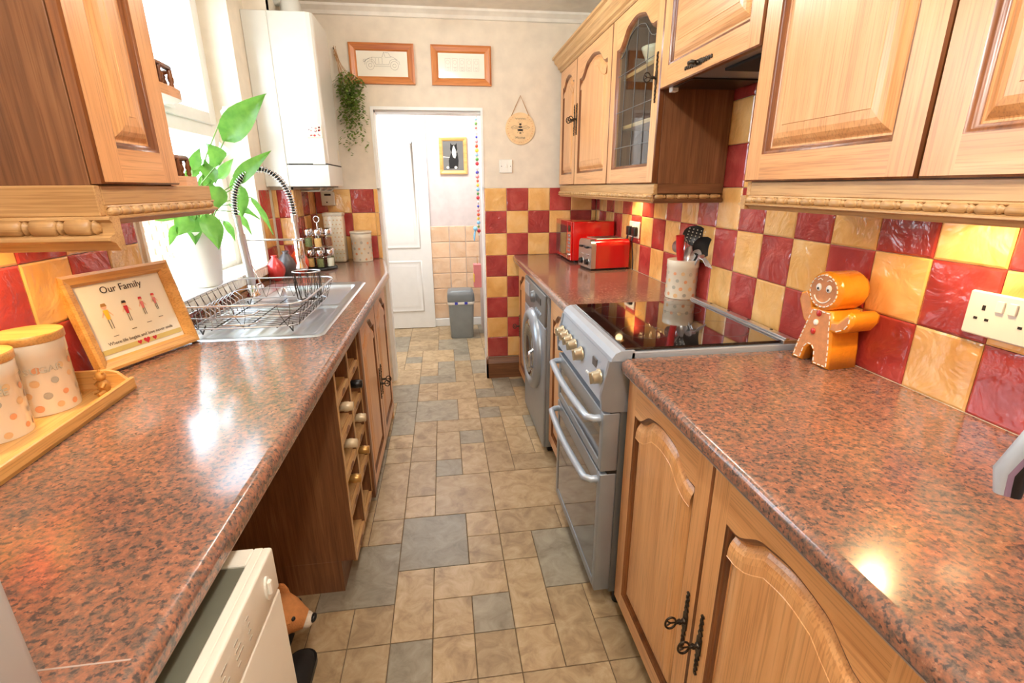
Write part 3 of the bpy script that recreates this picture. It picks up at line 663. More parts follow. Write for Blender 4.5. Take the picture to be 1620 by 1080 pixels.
# ---- base units on the right
XB = .50
def base_unit(name, label, y_top, width, doors, rise=.05, front=XB, side=RR, depth=None, xf=None, cat='cupboard', knobz=.33, ztop=.868):
    t = thing(name, label, cat, (front, y_top, 0), side)
    d = depth or (XR-front-.004)
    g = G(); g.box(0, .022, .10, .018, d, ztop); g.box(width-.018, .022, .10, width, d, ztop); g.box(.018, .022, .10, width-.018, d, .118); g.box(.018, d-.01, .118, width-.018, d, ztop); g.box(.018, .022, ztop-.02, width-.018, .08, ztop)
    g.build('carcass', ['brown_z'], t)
    g = G(); g.box(0, .06, 0, width, .075, .10); g.build('plinth', ['brown_x'], t)
    for (x0, w_, kx) in doors: door(t, x0+.002, .082, w_-.004, ztop-.086, rise=rise, mt=.052, mz=.058, knob=(kx, .43) if kx is not None else None)
    return t
base_unit('base_cabinet', 'oak base cupboard with two arched doors under the near right worktop', 1.221, .94, [(0, .458, .428), (.458, .458, .490)])
base_unit('base_cabinet', 'oak base cupboard at the camera end of the right worktop', .281, .55, [(0, .55, .03)])
base_unit('base_cabinet', 'oak base cupboard with one arched door between the cooker and washing machine', 2.262, .455, [(0, .455, .42)])
base_unit('base_cabinet', 'narrow oak cupboard between the washing machine and the far wall', 3.404, .53, [(.10, .43, .14)])
# worktops on the right
def worktop(name, label, y0, y1, xw, xe, sgn):
    """xw wall side, xe rolled front edge (sgn -1: front faces -x)"""
    t = thing(name, label, 'worktop', (0, 0, 0))
    pr = []; r = .018; zt = .91; zb = .872
    pr = [(xw, zb), (xw, zt)]+[(xe-sgn*r+sgn*r*sin(a), zt-r+r*cos(a)) for a in [pi/2*i/6 for i in range(7)]]+[(xe, zb+.006), (xe-sgn*.006, zb)]
    g = G(); g.prism(pr, lambda u, v, d: (u, d, v), y0, y1, 0, 'auto')
    o = g.build('worktop_slab', ['granite'], t)
    g = G(); g.box(xe-sgn*.004, y0+.001, zb-.0022, xe-sgn*.05, y1-.001, zb-.0002); g.build('edge_strip', ['edge_strip'], t)
    return t
worktop('worktop', 'red granite effect worktop carrying the gingerbread jar', -.30, 1.216, XR-.001, .474, -1)
worktop('worktop', 'red granite effect worktop carrying the toaster and microwave', 1.808, D-.001, XR-.001, .474, -1)
# ---- left worktop with sink cut-out
LE = -.322
t = thing('worktop', 'long red granite effect worktop around the sink on the left', 'worktop', (0, 0, 0))
r = .018; zt = .91; zb = .872; SX0, SX1, SY0, SY1 = -.858, -.416, 1.580, 2.515
arc = [(LE-r+r*sin(a), zt-r+r*cos(a)) for a in [pi/2*i/6 for i in range(7)]]
pr = [(SX1, zb), (SX1, zt)]+arc+[(LE, zb+.006), (LE-.006, zb)]
g = G(); g.prism(pr, lambda u, v, d: (u, d, v), .02, 2.82, 0, 'auto')
for q in ((XL+.001, .02, SX1, SY0), (XL+.001, SY0, SX0, SY1), (XL+.001, SY1, SX1, 2.82)): g.box(q[0], q[1], zb, q[2], q[3], zt)
k0 = len(g.v)
dd = .085
g.prism([(XL+.001, zb), (XL+.001, zt)]+arc+[(LE, zb+.006), (LE-.006, zb)], lambda u, v, d: ((u if u < -.8 else u-(dd if d > 3 else 0)), d, v), 2.82, D-.001, 0, 'auto')
g.build('worktop_slab', ['granite'], t)
g = G(); g.box(LE-.05, .021, zb-.0024, LE-.004, 2.82, zb-.0002); g.box(-.6, .4235, zt-.0004, LE-.016, .4255, zt+.0002); g.build('edge_strip', ['edge_strip'], t)

# ---- base units on the left (local x runs away from the camera)
FL = -.358; dl = FL-XL-.004
t = thing('wine_rack_unit', 'dark end panel with a two column open wine rack under the left worktop', 'wine rack', (FL, 1.447, 0), RL)
g = G(); g.box(0, 0, .13, .018, dl, .868, .001); g.box(0, .05, 0, .018, dl, .13, .001); g.build('end_panel', ['brown_z'], t)
for xx in (.205, .40): box_part(t, 'upright', (xx, .002, .13, xx+.014, dl, .868), 'brown_z')
box_part(t, 'plinth', (.018, .05, 0, .452, .066, .128), 'brown_x')
g = G(); g.box(.018, dl-.01, .13, .45, dl, .868); g.build('back_panel', ['brown_z'], t)
for xx in (.0, .205, .40): g = G(); g.box(xx, -.002, .13, xx+.016, .0, .868); g.build('edging', ['pale_z'], t)
box_part(t, 'filler', (.414, -.012, .09, .452, .006, .868), 'brown_z')
WZ = [.305, .445, .585, .725]
for c0, c1 in ((.018, .205), (.219, .40)):
    for zz in [.13]+WZ:
        g = G(); g.box(c0, .012, zz, c1, .20, zz+.012); g.box(c0, .0, zz-.02, c1, .012, zz+.006, .001); g.build('shelf', ['pale_x'], t)
        if zz in WZ[:-1] or 1: 
            g = G(); m_ = (c0+c1)/2; g.prism([(m_+.026*cos(a), zz+.007+.018*sin(a)-.018) for a in [pi*i/10 for i in range(11)]], XZ(-.001), -.0012, .0); g.build('cut_out', ['brown_x'], t)
def bottle(col, zc, mat, label, cm):
    lx = .1115 if col == 0 else .3095
    X, Y = FL, 1.447+lx
    t = thing('wine_bottle', label, 'bottle', (X, Y, zc))
    g = G(); g.lathe([(.0, -.30), (.036, -.29), (.037, -.12), (.03, -.09), (.015, -.06), (.0145, -.035)], 0, 0, 0, 18, 0, False, 'x'); g.build('body', ['bottle'], t)
    g = G(); g.lathe([(.0152, -.036), (.0155, -.004), (.017, -.002), (.0172, .010), (.0155, .014), (.0155, .026), (.0, .027)], 0, 0, 0, 18, 0, False, 'x'); g.build('capsule', [cm], t)
bottle(0, .665, '', 'wine bottle with a cream capsule in the near column, topmost bottle', 'foil_cream')
bottle(0, .525, '', 'wine bottle with a cream capsule in the near column, middle bottle', 'foil_cream')
bottle(0, .385, '', 'wine bottle with a gold capsule in the near column, lowest bottle', 'foil_gold')
bottle(1, .665, '', 'wine bottle with a black capsule in the far column of the rack', 'black')
bottle(1, .525, '', 'wine bottle with a pale gold wired capsule in the far column', 'foil_cream')
bottle(1, .385, '', 'wine bottle with a brown capsule low in the far column', 'foil_gold')
t = base_unit('base_cabinet', 'oak base cupboard with two arched doors under the sink, beside the wine rack', 1.905, .90, [(0, .455, .425), (.455, .445, .485)], front=FL+.004, side=RL, depth=dl, rise=.06)
g = G(); P3 = [(-.80, 2.81), (-.362, 2.81), (-.44, D-.004), (-.80, D-.004)]
g.prism(P3, lambda u, v, d: (u, v, d), .0, .868); g.build('corner_unit', ['oak_z'], None, label='plain angled oak end unit between the sink cupboard and the doorway', cat='cupboard')

# ---- wall cabinet on the left with open end shelves
XC = -.600
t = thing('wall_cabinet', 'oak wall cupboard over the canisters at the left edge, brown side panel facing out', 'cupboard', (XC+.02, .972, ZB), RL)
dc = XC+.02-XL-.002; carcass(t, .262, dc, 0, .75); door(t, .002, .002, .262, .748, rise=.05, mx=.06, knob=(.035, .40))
t = thing('corner_shelf', 'open quarter round end shelves with turned spindle rails beside the left cupboard', 'shelf', (XC-.0, 1.236, ZB), RL)
ds = -.0; dsh = XC-XL-.002; ws = .205
def qr(dx=0): return [(0, dsh), (0, 0.0), (ws*.35, 0), (ws*.62, .004)]+[(ws-.08-dx+.08*sin(a), .085-.080*cos(a)+dx*.3) for a in [pi/2*i/6 for i in range(7)]]+[(ws-dx, .2), (ws-dx, dsh)]
for k, (za, th) in enumerate(((0, .022), (.195, .022), (.42, .022), (.66, .02))):
    g = G(); g.prism(qr(), lambda u, v, d: (u, v, d), za, za+th); g.build('shelf_board', ['oak_x'], t)
    if k < 3:
        pts = [(p[0]-.008, p[1]+.008 if p[1] < .01 else p[1]+.004) for p in qr(.012)[1:]]
        zr = za+th+.042
        g = G(); g.tube([(u, v, zr) for u, v in pts], .0055, 6); g.build('gallery_rail', ['moulding'], t)
        for i in (0, 1, 2, 5, 7, 8, 9):
            u, v = pts[min(i, len(pts)-1)]; g = G(); g.lathe([(.003, 0), (.006, .006), (.0035, .011), (.0075, .02), (.0045, .029), (.006, .034), (.003, .042)], u, v, za+th, 8); g.build('spindle', ['moulding'], t)
        u, v = pts[0][0]+.035, pts[0][1]; g = G(); g.lathe([(.003, 0), (.006, .006), (.0035, .011), (.0075, .02), (.0045, .029), (.006, .034), (.003, .042)], u, v, za+th, 8); g.build('spindle', ['moulding'], t)
g = G(); g.box(0, dsh-.01, 0, ws*.9, dsh, .68); g.build('back_panel', ['oak_z'], t)
t = thing('pelmet', 'oak pelmet with barrel moulding wrapped under the left cupboard and its end shelves', 'pelmet', (XC+.008, .965, 0), RL)
pelmet_run(t, 0, 0, 0, .44, ZB, .034, .034, .0165); pelmet_run(t, -.0012, .325, -pi/2, .325, ZB, .052, .054, 0, .018, 1.75)

# ------------------------------------------------------------------ cooker
t = thing('cooker', 'silver double oven cooker with a black glass hob and six knobs', 'cooker', (.455, 1.795, 0), RR)
W_ = .568; d = XR-.455-.05
g = G(); g.box(.004, .03, .08, W_-.004, d, .898, .003); g.build('body', ['silver_dark'], t)
g = G(); pf = [(.035, .90), (.035, .928), (.012, .926), (.0, .915), (-.002, .908)]   # front trim
g.prism([(.06, .898), (.06, .929), (.02, .929), (.004, .922), (-.006, .908), (-.008, .898)], lambda u, v, dd_: (dd_, u, v), 0, W_, 0); g.box(0, .05, .898, W_, d, .924, .002); g.build('hob_surround', ['silver_light'], t)
g = G(); g.box(.012, .035, .9245, W_-.010, d-.05, .9335, .002); g.build('hob_glass', ['hob_glass'], t)
for (u, v, r_) in ((.15, .16, .085), (.41, .15, .07), (.15, .40, .07), (.41, .40, .09)): 
    g = G(); g.tube([(u+r_*cos(2*pi*i/28), v+r_*sin(2*pi*i/28), .9334) for i in range(28)], .0005, 4, True); g.build('heating_zone', ['ink'], t)
g = G(); g.box(0, d-.05, .924, W_, d-.005, .937, .002); g.box(0, d-.045, .937, W_, d-.03, .943, .002); g.build('rear_rail', ['steel'], t)
for i in range(4): g = G(); g.lathe([(.005, 0), (.005, .002), (0, .002)], .1+i*.12, d-.015, .937, 8); g.build('screw', ['black'], t)
fa = lambda v: -.008-.020*(0.897-v)/.13     # fascia slants out toward the bottom
g = G(); g.prism([(fa(.897), .897), (fa(.77), .77), (.0, .745), (.05, .745), (.05, .897)], lambda u, v, dd_: (dd_, u, v), .014, W_-.014); g.build('control_panel', ['silver_light'], t)
for xx in (0, W_-.0145): g = G(); g.prism([(-.012, .899), (-.032, .80), (-.028, .75), (.0, .742), (.06, .742), (.06, .899)], lambda u, v, dd_: (dd_, u, v), xx, xx+.0145); g.build('end_cap', ['silver'], t)
Mt = Matrix.Translation
def knob(lx, z, s=1.0):
    g = G(Mt((lx, fa(z)-.001, z)) @ Matrix.Rotation(radians(8), 4, 'X')); g.lathe([(.021*s, 0), (.021*s, -.006), (.018*s, -.008), (.0165*s, -.024), (.013*s, -.028), (0, -.028)], 0, 0, 0, 22, 0, False, 'y'); g.box(-.0035, -.034, -.016*s, .0035, -.022, .016*s, .0015); g.build('knob', ['gold_knob'], t)
for yy in (1.742, 1.684, 1.628, 1.568): knob(1.795-yy, .842)
knob(1.795-1.482, .838, 1.18); knob(1.795-1.282, .835, 1.12)
z_ = .855; g = G(); g.box(1.795-1.372, fa(z_)-.003, z_-.014, 1.795-1.330, fa(z_)+.002, z_+.014, .002); g.build('clock_display', ['ink'], t)
for i in range(4): lx = 1.795-1.405+i*.014; g = G(); g.cyl((lx, fa(.805)+.002, .805), (lx, fa(.805)-.004, .805), .0045, n=8); g.build('button', ['white'], t)
def oven_door(z0, z1, hz):
    g = G(); y0, y1 = -.022, .03
    g.box(.002, y0, z0, .03, y1, z1, .004); g.box(W_-.03, y0, z0, W_-.002, y1, z1, .004); g.box(.03, y0, z1-.055, W_-.03, y1, z1, .002); g.box(.03, y0, z0, W_-.03, y1, z0+.03, .002)
    dr = g.build('oven_door', ['silver'], t)
    g = G(); g.box(.03, y0+.003, z0+.03, W_-.03, y1-.01, z1-.055); g.build('door_glass', ['oven_glass'], dr)
    g = G(); pts = [(.03, y0, hz), (.03, y0-.018, hz), (.045, y0-.036, hz)]+[(.045+(W_-.09)*i/12, y0-.036-.010*sin(pi*i/12), hz-.0) for i in range(1, 12)]+[(W_-.045, y0-.036, hz), (W_-.03, y0-.018, hz), (W_-.03, y0, hz)]
    g.tube(pts, .0115, 10); g.build('handle', ['silver_light'], dr)
oven_door(.545, .738, .712); oven_door(.095, .535, .505)
g = G(); g.box(.02, -.012, .50-.0, W_-.02, .02, .502); g.box(.004, .0, .736, W_-.004, .03, .746); g.box(.004, .0, .534, W_-.004, .03, .546); g.build('door_gap', ['black'], t)
for u in (.05, W_-.05): g = G(); g.cyl((u, .08, 0), (u, .08, .08), .018); g.build('foot', ['black'], t)
for u in (.05, W_-.05): g = G(); g.cyl((u, d-.08, 0), (u, d-.08, .08), .018); g.build('foot', ['black'], t)

# ------------------------------------------------------------------ washing machine
t = thing('washing_machine', 'silver front loading washing machine under the far right worktop', 'washing machine', (.472, 2.868, 0), RR)
W_ = .598; g = G(); g.box(.0, .012, .03, W_, .56, .862, .006); g.build('body', ['silver'], t)
g = G(); g.box(.0, .0, .70, W_, .014, .862, .006); g.build('control_panel', ['silver_dark'], t)
g = G(); g.box(.0, .0, .03, W_, .014, .697, .006); g.build('front_panel', ['silver'], t)
g = G(); g.box(.02, -.004, .765, .17, .001, .84, .002); g.build('detergent_drawer', ['silver'], t)
g = G(); g.lathe([(.034, 0), (.03, -.018), (.012, -.022), (0, -.022)], .30, 0, .795, 24, 0, False, 'y'); g.build('dial', ['silver_dark'], t)
g = G(); g.box(.37, -.003, .79, .50, .001, .825, .001); g.build('display', ['black'], t)
for i in range(4): g = G(); g.cyl((.38+i*.04, .001, .745), (.38+i*.04, -.006, .745), .009, n=12); g.build('button', ['silver_light'], t)
g = G(); cx_, cz_ = .30, .50
g.lathe([(.228, .0), (.226, -.018), (.205, -.034), (.188, -.036), (.172, -.028), (.168, -.01)], cx_, 0, cz_, 48, 0, False, 'y'); dr = g.build('porthole_door', ['silver'], t)
g = G(); g.lathe([(.170, -.022), (.15, -.032), (.12, -.018), (.08, .0), (0, .004)], cx_, 0, cz_, 40, 0, False, 'y'); g.build('door_glass', ['oven_glass'], dr)
g = G(); g.tube([(cx_+.178, -.03, cz_-.05), (cx_+.188, -.055, cz_-.04), (cx_+.188, -.055, cz_+.04), (cx_+.178, -.03, cz_+.05)], .009, 8); g.build('door_handle', ['steel'], dr)
for a, b in ((.012, .03), (W_-.06, .03), (W_-.06, .5), (.012, .5)): g = G(); g.box(a, b, .0, a+.048, b+.05, .03, .003); g.build('foot', ['black'], t)

# ------------------------------------------------------------------ tumble dryer and what lies beside it
t = thing('tumble_dryer', 'white tumble dryer standing out under the left worktop', 'tumble dryer', (-.281, .055, 0), RL)
W_ = .598; g = G(); g.box(0, .012, .02, W_, .56, .842, .005); g.build('body', ['enamel'], t)
g = G(); g.box(0, 0, .775, W_, .014, .85, .004); g.box(0, .012, .842, W_, .026, .85, .002); g.box(0, .50, .842, W_, .56, .85, .003); g.box(0, .026, .842, .03, .50, .85, .002); g.box(W_-.035, .026, .842, W_, .50, .85, .002); g.build('top_frame', ['enamel'], t)
g = G(); g.box(.03, .026, .8430, W_-.035, .50, .8455); g.build('top_panel', ['slate'], t)
g = G(); g.box(.03, .026, .8421, W_-.035, .50, .8426); g.build('top_underlay', ['slate'], t)
g = G(); g.box(0, 0, .02, W_, .014, .772, .004); g.build('front_panel', ['enamel'], t)
g = G(); g.prism(circ(.555, .812, .009, 20, .020), XZ(0), -.003, .001); g.box(.5505, -.008, .802, .5595, -.002, .826, .002); g.build('start_button', ['plastic_white'], t)
g = G(); g.lathe([(.036, 0), (.034, -.02), (.012, -.024), (0, -.024)], .16, 0, .812, 28, 0, False, 'y'); g.build('dial', ['plastic_white'], t)
g = G(); g.lathe([(.215, .0), (.214, -.012), (.20, -.024), (.15, -.032), (0, -.034)], .30, 0, .50, 48, 0, False, 'y'); g.build('door', ['plastic_white'], t)
g = G()
for i in range(5):
    for j in range(4): g.box(.33+i*.038, -.0006, .795+j*.011, .33+i*.038+.008+.004*((i*j) % 4), .0, .7975+j*.011)
g.build('printed_legend', ['ink_grey'], t)
# plush fox
def at(*p): return Vector(p)
t = thing('plush_fox', 'orange plush fox with a white muzzle lying on the floor beside the dryer', 'soft toy', (-.565, 1.20, .0))
g = G(Mt((.05, -.005, .175)) @ Matrix.Rotation(radians(22), 4, 'Y')); 
g.lathe([(0, -.075), (.035, -.068), (.056, -.04), (.060, -.01), (.050, .02), (.034, .045), (.026, .06)], 0, 0, 0, 20, 0, False, 'x'); g.build('head', ['fur'], t)
g = G(Mt((.05, -.005, .175)) @ Matrix.Rotation(radians(22), 4, 'Y')); g.ell(.062, 0, -.002, .022, .026, .022, 16, 8); g.build('muzzle', ['fur_white'], t)
g = G(Mt((.05, -.005, .175)) @ Matrix.Rotation(radians(22), 4, 'Y')); g.ell(.080, 0, .010, .009, .016, .012, 12, 6); g.build('nose', ['black'], t)
for s_ in (-1, 1):
    g = G(Mt((.05, -.005, .175)) @ Matrix.Rotation(radians(22), 4, 'Y')); g.ell(.024, s_*.032, .027, .008, .008, .008, 10, 6); g.build('eye', ['black'], t)
    g = G(Mt((.050, -.005, .214))); g.lathe([(.024, 0), (.021, .02), (.012, .040), (0, .046)], -.012, s_*.034, 0, 12, 0, False, sy=.6); g.build('ear', ['fur'], t)
g = G(); g.ell(-.06, 0, .078, .085, .06, .077, 20, 10); g.build('body', ['fur'], t)
g = G(); g.ell(.0, 0, .13, .05, .045, .05, 16, 8); g.build('ruff', ['fur_pale'], t)
for s_ in (-1, 1): g = G(); g.tube([(-.04, s_*.04, .06), (.0, s_*.05, .035), (.035, s_*.05, .020)], [.022, .018, .018], 10); g.build('leg', ['black_matt' if s_ > 0 else 'fur'], t)
g = G(); g.prism(rrect(-.52, .93, -.452, 1.16, .02), lambda u, v, d: (u, v, d), 0, .022, 0); g.s = [False]*len(g.f)
t = g.build('shoe_sole', ['black'], None)
bpy.data.objects.remove(t)
t = thing('slipper', 'black slipper on the floor under the plush fox beside the dryer', 'slipper', (-.483, 1.115, 0))
g = G(); g.prism(rrect(-.042, -.11, .042, .10, .038, 6), lambda u, v, d: (u, v, d), 0, .018); g.build('sole', ['black'], t)
g = G(); g.ring([[(.041*cos(a)*s_, .02+v_, .018+h_*sin(a)*s_) for a in [pi*i/12 for i in range(13)]] for v_, h_, s_ in ((-.06, .045, 1), (-.02, .042, 1), (.03, .034, .97), (.062, .018, .7), (.075, .006, .3))], 0, True, False); g.build('upper', ['black_matt'], t)

# ------------------------------------------------------------------ near left box, kettle handle
t = thing('metal_bin', 'pale grey box shaped appliance at the near end of the left worktop', 'appliance', (-.384, .392, .911), pi)
g = G(); g.box(0, 0, .006, .50, .34, .30, .012); g.build('body', ['appliance'], t)
for a, b in ((.04, .04), (.46, .04), (.04, .30), (.46, .30)): g = G(); g.cyl((a, b, 0), (a, b, .007), .012); g.build('foot', ['black'], t)
t = thing('kettle', 'kettle at the right edge, only its curved grey handle with black grip in view', 'kettle', (.776, .284, .917), radians(-56.5))
g = G(); g.lathe([(.082, 0), (.085, .012), (.08, .10), (.066, .19), (.05, .20), (0, .21)], 0, 0, 0, 32); g.build('body', ['grey_handle'], t)
def strip(wd, off, nm, mt_):
    g = G(); C_ = [(-.02, .235), (-.08, .235), (-.135, .205), (-.168, .165), (-.183, .112), (-.180, .082)]
    g.tube([(p+off, 0, q) for p, q in C_], [wd*.8, wd, wd, wd, wd*.9, wd*.6], 12); g.build(nm, [mt_], t)
strip(.0125, 0, 'handle', 'grey_handle'); strip(.011, .012, 'grip', 'black'); strip(.0118, .005, 'trim', 'mauve')

# ------------------------------------------------------------------ sink
def sst(a, b, x): t_ = max(0, min(1, (x-a)/(b-a))); return t_*t_*(3-2*t_)
X0, X1, Y0, Y1 = -.872, -.402, 1.565, 2.530
def sink_z(x, y):
    bx = min(sst(-.790, -.765, x), 1-sst(-.470, -.445, x)); by = min(sst(2.03, 2.055, y), 1-sst(2.435, 2.46, y))
    z = .9135-.150*bx*by
    if bx*by == 0:
        dx_ = min(sst(-.845, -.83, x), 1-sst(-.445, -.43, x)); dy_ = min(sst(1.595, 1.61, y), 1-sst(1.985, 2.0, y))
        z -= .006*dx_*dy_
        if dx_*dy_ == 1 and y < 1.96: z += .0022*max(0, sin((x+.83)*2*pi/.048))*sst(1.61, 1.66, y)*(1-sst(1.9, 1.95, y))
        e = min(x-X0, X1-x, y-Y0, Y1-y); z -= .0025*(1-sst(0, .008, e)); z += .002*sst(.004, .012, e)*(1-sst(.012, .02, e))
    return z
nx, ny = 84, 150; g = G(); vs = []
for j in range(ny+1):
    for i in range(nx+1):
        x, y = X0+(X1-X0)*i/nx, Y0+(Y1-Y0)*j/ny; r_ = .035
        cx_ = X0+r_ if x < X0+r_ else X1-r_ if x > X1-r_ else x; cy_ = Y0+r_ if y < Y0+r_ else Y1-r_ if y > Y1-r_ else y
        dx_, dy_ = x-cx_, y-cy_; m_ = max(abs(dx_), abs(dy_)); l_ = math.hypot(dx_, dy_); xx, yy = (cx_+dx_*m_/l_, cy_+dy_*m_/l_) if l_ > 1e-9 else (x, y)
        vs.append((xx, yy, sink_z(x, y)))
g.add(vs, [(j*(nx+1)+i, j*(nx+1)+i+1, (j+1)*(nx+1)+i+1, (j+1)*(nx+1)+i) for j in range(ny) for i in range(nx)], 0, True)
t = thing('kitchen_sink', 'stainless steel inset sink with a drainer nearest the camera', 'sink', (0, 0, 0)); g.build('basin_and_drainer', ['steel'], t)
g = G(); g.lathe([(.038, .766), (.038, .768), (.026, .768), (.02, .764), (0, .764)], -.615, 2.24, 0, 24); g.build('plug_hole', ['chrome'], t)
# ------------------------------------------------------------------ spring tap
bx_, by_ = -.845, 2.245
t = thing('spring_tap', 'tall chrome kitchen tap with a coiled spring neck behind the sink', 'tap', (bx_, by_, .914))
g = G(); g.lathe([(.03, 0), (.03, .008), (.024, .016), (.022, .05), (.0, .052)], n=24); g.cyl((0, 0, .03), (.01, .065, .032), .017, .015, 16); g.build('base', ['chrome'], t)
g = G(); g.cyl((.01, .065, .032), (.012, .075, .033), .016, .012); g.tube([(.012, .072, .035), (.0, .078, .07), (-.02, .08, .125)], [.0045, .004, .0035], 8); g.build('lever', ['chrome'], t)
g = G(); g.cyl((0, 0, .045), (-.012, 0, .27), .0165, .0165, 18); g.cyl((-.012, 0, .268), (-.015, 0, .345), .013, .013, 16); g.build('column', ['steel'], t)
# neck centre line
AX0, AX1, ZS, RZ = -.017, .215, .345, .165
C_ = [(AX0+(AX1-AX0)*(1-cos(a))/2, 0, ZS+.02+RZ*sin(a)*1.0) for a in [pi*i/40 for i in range(41)]]
C_ = [(AX0, 0, ZS-.005)]+C_+[(AX1+.001, 0, ZS+.0)]
g = G(); g.tube(C_, .0075, 8); g.build('hose', ['black'], t)
sp = []; P_ = [Vector(p) for p in C_]; dist = [0]
for i in range(1, len(P_)): dist.append(dist[-1]+(P_[i]-P_[i-1]).length)
turns = 44; Kk = turns*10
for k in range(Kk+1):
    s_ = dist[-1]*k/Kk; i = max(j for j in range(len(dist)-1) if dist[j] <= s_+1e-9); f_ = (s_-dist[i])/(dist[i+1]-dist[i])
    p = P_[i].lerp(P_[i+1], f_); d_ = (P_[i+1]-P_[i]).normalized(); n_ = d_.cross(Vector((0, 1, 0))).normalized(); a = 2*pi*turns*k/Kk
    sp.append(p+n_*(.0125*cos(a))+Vector((0, .0125*sin(a), 0)))
g = G(); g.tube([tuple(q) for q in sp], .0022, 5); g.build('spring', ['chrome'], t)
g = G(); g.cyl((AX1, 0, ZS+.005), (AX1, 0, ZS-.03), .014, .014, 16); g.cyl((AX1, 0, ZS-.03), (AX1+.002, 0, ZS-.115), .009, .009, 12); g.build('hose_end', ['steel'], t)
g = G(); g.lathe([(.014, .0), (.018, -.004), (.019, -.07), (.017, -.10), (.024, -.118), (.024, -.13), (.0, -.131)], AX1+.002, 0, ZS-.105, 20); g.build('spray_head', ['chrome'], t)
g = G(); g.cyl((-.012, 0, .243), (AX1-.014, 0, .243), .0045, .0045, 8); g.tube([(AX1+.002+.021*cos(2*pi*i/20), .021*sin(2*pi*i/20), .243) for i in range(20)], .004, 6, True); g.build('holder_arm', ['chrome'], t)

# ------------------------------------------------------------------ wire dish rack
t = thing('dish_rack', 'dark wire dish drainer basket standing on the sink drainer', 'dish rack', (-.655, 1.845, .912))
hw, hl, ht = .195, .255, .105
def rpath(w_, l_, z_, r_, n=6): return [(x, y, z_) for x, y in rrect(-w_, -l_, w_, l_, r_, n)]
g = G(); g.tube(rpath(hw, hl, ht, .06), .0032, 6, True); g.tube(rpath(hw*.86, hl*.92, .028, .05), .0026, 6, True); g.tube(rpath(hw*.93, hl*.96, .066, .055), .0018, 5, True); g.build('rim', ['steel'], t)
g = G()
for i in range(17):
    y = -hl*.9+hl*1.8*i/18; g.tube([(-hw*.86, y, .03), (-hw*.4, y, .024), (hw*.4, y, .024), (hw*.86, y, .03)], .0012, 4)
for xx in (-.1, 0, .1): g.tube([(xx, -hl*.9, .0225), (xx, hl*.9, .0225)], .002, 4)
g.build('base_wire', ['iron'], t)
g = G()
for s_ in (-1, 1):
    for i in range(10):
        y = -hl*.86+hl*1.6*i/9
        for w_ in (-1, 1): g.tube([(s_*hw*.86, y-.0, .028), (s_*hw*.92, y+w_*.018, .065), (s_*hw*.99, y+w_*.024, ht)], .0010, 4)
for s_ in (-1, 1):
    for i in range(6 if s_ > 0 else 3):
        x = -hw*.7+hw*1.4*i/(5 if s_ > 0 else 2)
        for w_ in (-1, 1): g.tube([(x, s_*hl*.92, .028), (x+w_*.015, s_*hl*.96, .065), (x+w_*.02, s_*hl, ht)], .0010, 4)
g.build('lattice_wire', ['iron'], t, kind='stuff')
g = G()
for i in range(9):
    y = -hl*.80+.034*i; g.tube([(-.15, y, .028), (-.152, y, .07), (-.13, y-.002, .092), (-.108, y, .07), (-.105, y, .028)], .0017, 5)
g.build('plate_divider', ['steel'], t)
for sx_ in (-1, 1):
    for sy_ in (-1, 1): g = G(); g.tube([(sx_*hw*.7, sy_*hl*.80-.02, .026), (sx_*hw*.72, sy_*hl*.80, .0025), (sx_*hw*.7, sy_*hl*.80+.02, .026)], .0024, 5); g.build('foot', ['iron'], t)
g = G()
for zz, e_ in ((ht-.02, .05), (.055, .045)): g.tube([(-.03, -hl*.96, zz), (-.03, -hl-e_, zz), (.03, -hl-e_-.005, zz), (.06, -hl-e_+.01, zz), (.06, -hl*.96, zz)], .0026, 6)
g.build('side_loop', ['steel'], t)
t = thing('cutlery_basket', 'small oval wire cutlery basket hooked in the far corner of the dish rack', 'basket', (-.545, 2.000, .938))
g = G()
for zz, s_ in ((.118, 1), (.006, .86)): g.tube([(.052*s_*cos(2*pi*i/24), .038*s_*sin(2*pi*i/24), zz) for i in range(24)], .0024, 6, True)
g.build('rim', ['steel'], t)
g = G()
for i in range(12):
    a = 2*pi*i/12
    for w_ in (-1, 1): b_ = a+w_*pi/12*1.0; g.tube([(.045*cos(a), .033*sin(a), .006), (.05*cos((a+b_)/2), .036*sin((a+b_)/2), .06), (.052*cos(b_), .038*sin(b_), .118)], .0013, 4)
for i in range(5): yy = -.024+.012*i; g.tube([(-.043, yy, .006), (.043, yy, .006)], .0013, 4)
g.build('lattice_wire', ['iron'], t, kind='stuff')

# ------------------------------------------------------------------ framed family print, leaning
def picture(root, w_, h_, fw_, th, wood_h, wood_v, back=True):
    g = G()
    pf = [(0, 0), (0, th), (fw_*.25, th+.002), (fw_*.8, th*.8), (fw_, th*.45), (fw_, 0)]
    def side(a, b, m):
        pass
    o = [(0, 0), (w_, 0), (w_, h_), (0, h_)]
    rings = []
    for q, d_ in pf: rings.append([(u, -d_, v) for u, v in ((q, q), (w_-q, q), (w_-q, h_-q), (q, h_-q))])
    for k in range(4):
        k2 = (k+1) % 4; m_ = 0 if k % 2 == 0 else 1
        vs = []; 
        for r_ in rings: vs += [r_[k], r_[k2]]
        g.add(vs, [(2*i, 2*i+1, 2*i+3, 2*i+2) for i in range(len(rings)-1)]+[(0, 1, 2*len(rings)-1, 2*len(rings)-2)], m_)
    return g.build('frame', [wood_h, wood_v], root)
Fx, Fy = -.888, 1.325
fr_ang = math.atan2(-.889+.807, 1.537-1.325)     # direction of the bottom edge
ex = Vector((-.805+.885, 1.545-1.325, 0)); wf = ex.length; rz = math.atan2(ex.y, ex.x)
t = thing('picture_frame', 'beech frame holding a family print, leaning on the tiles behind the canisters', 'picture frame', (-.885, 1.325, .913), rz)
t.rotation_euler = (radians(-14), 0, rz)
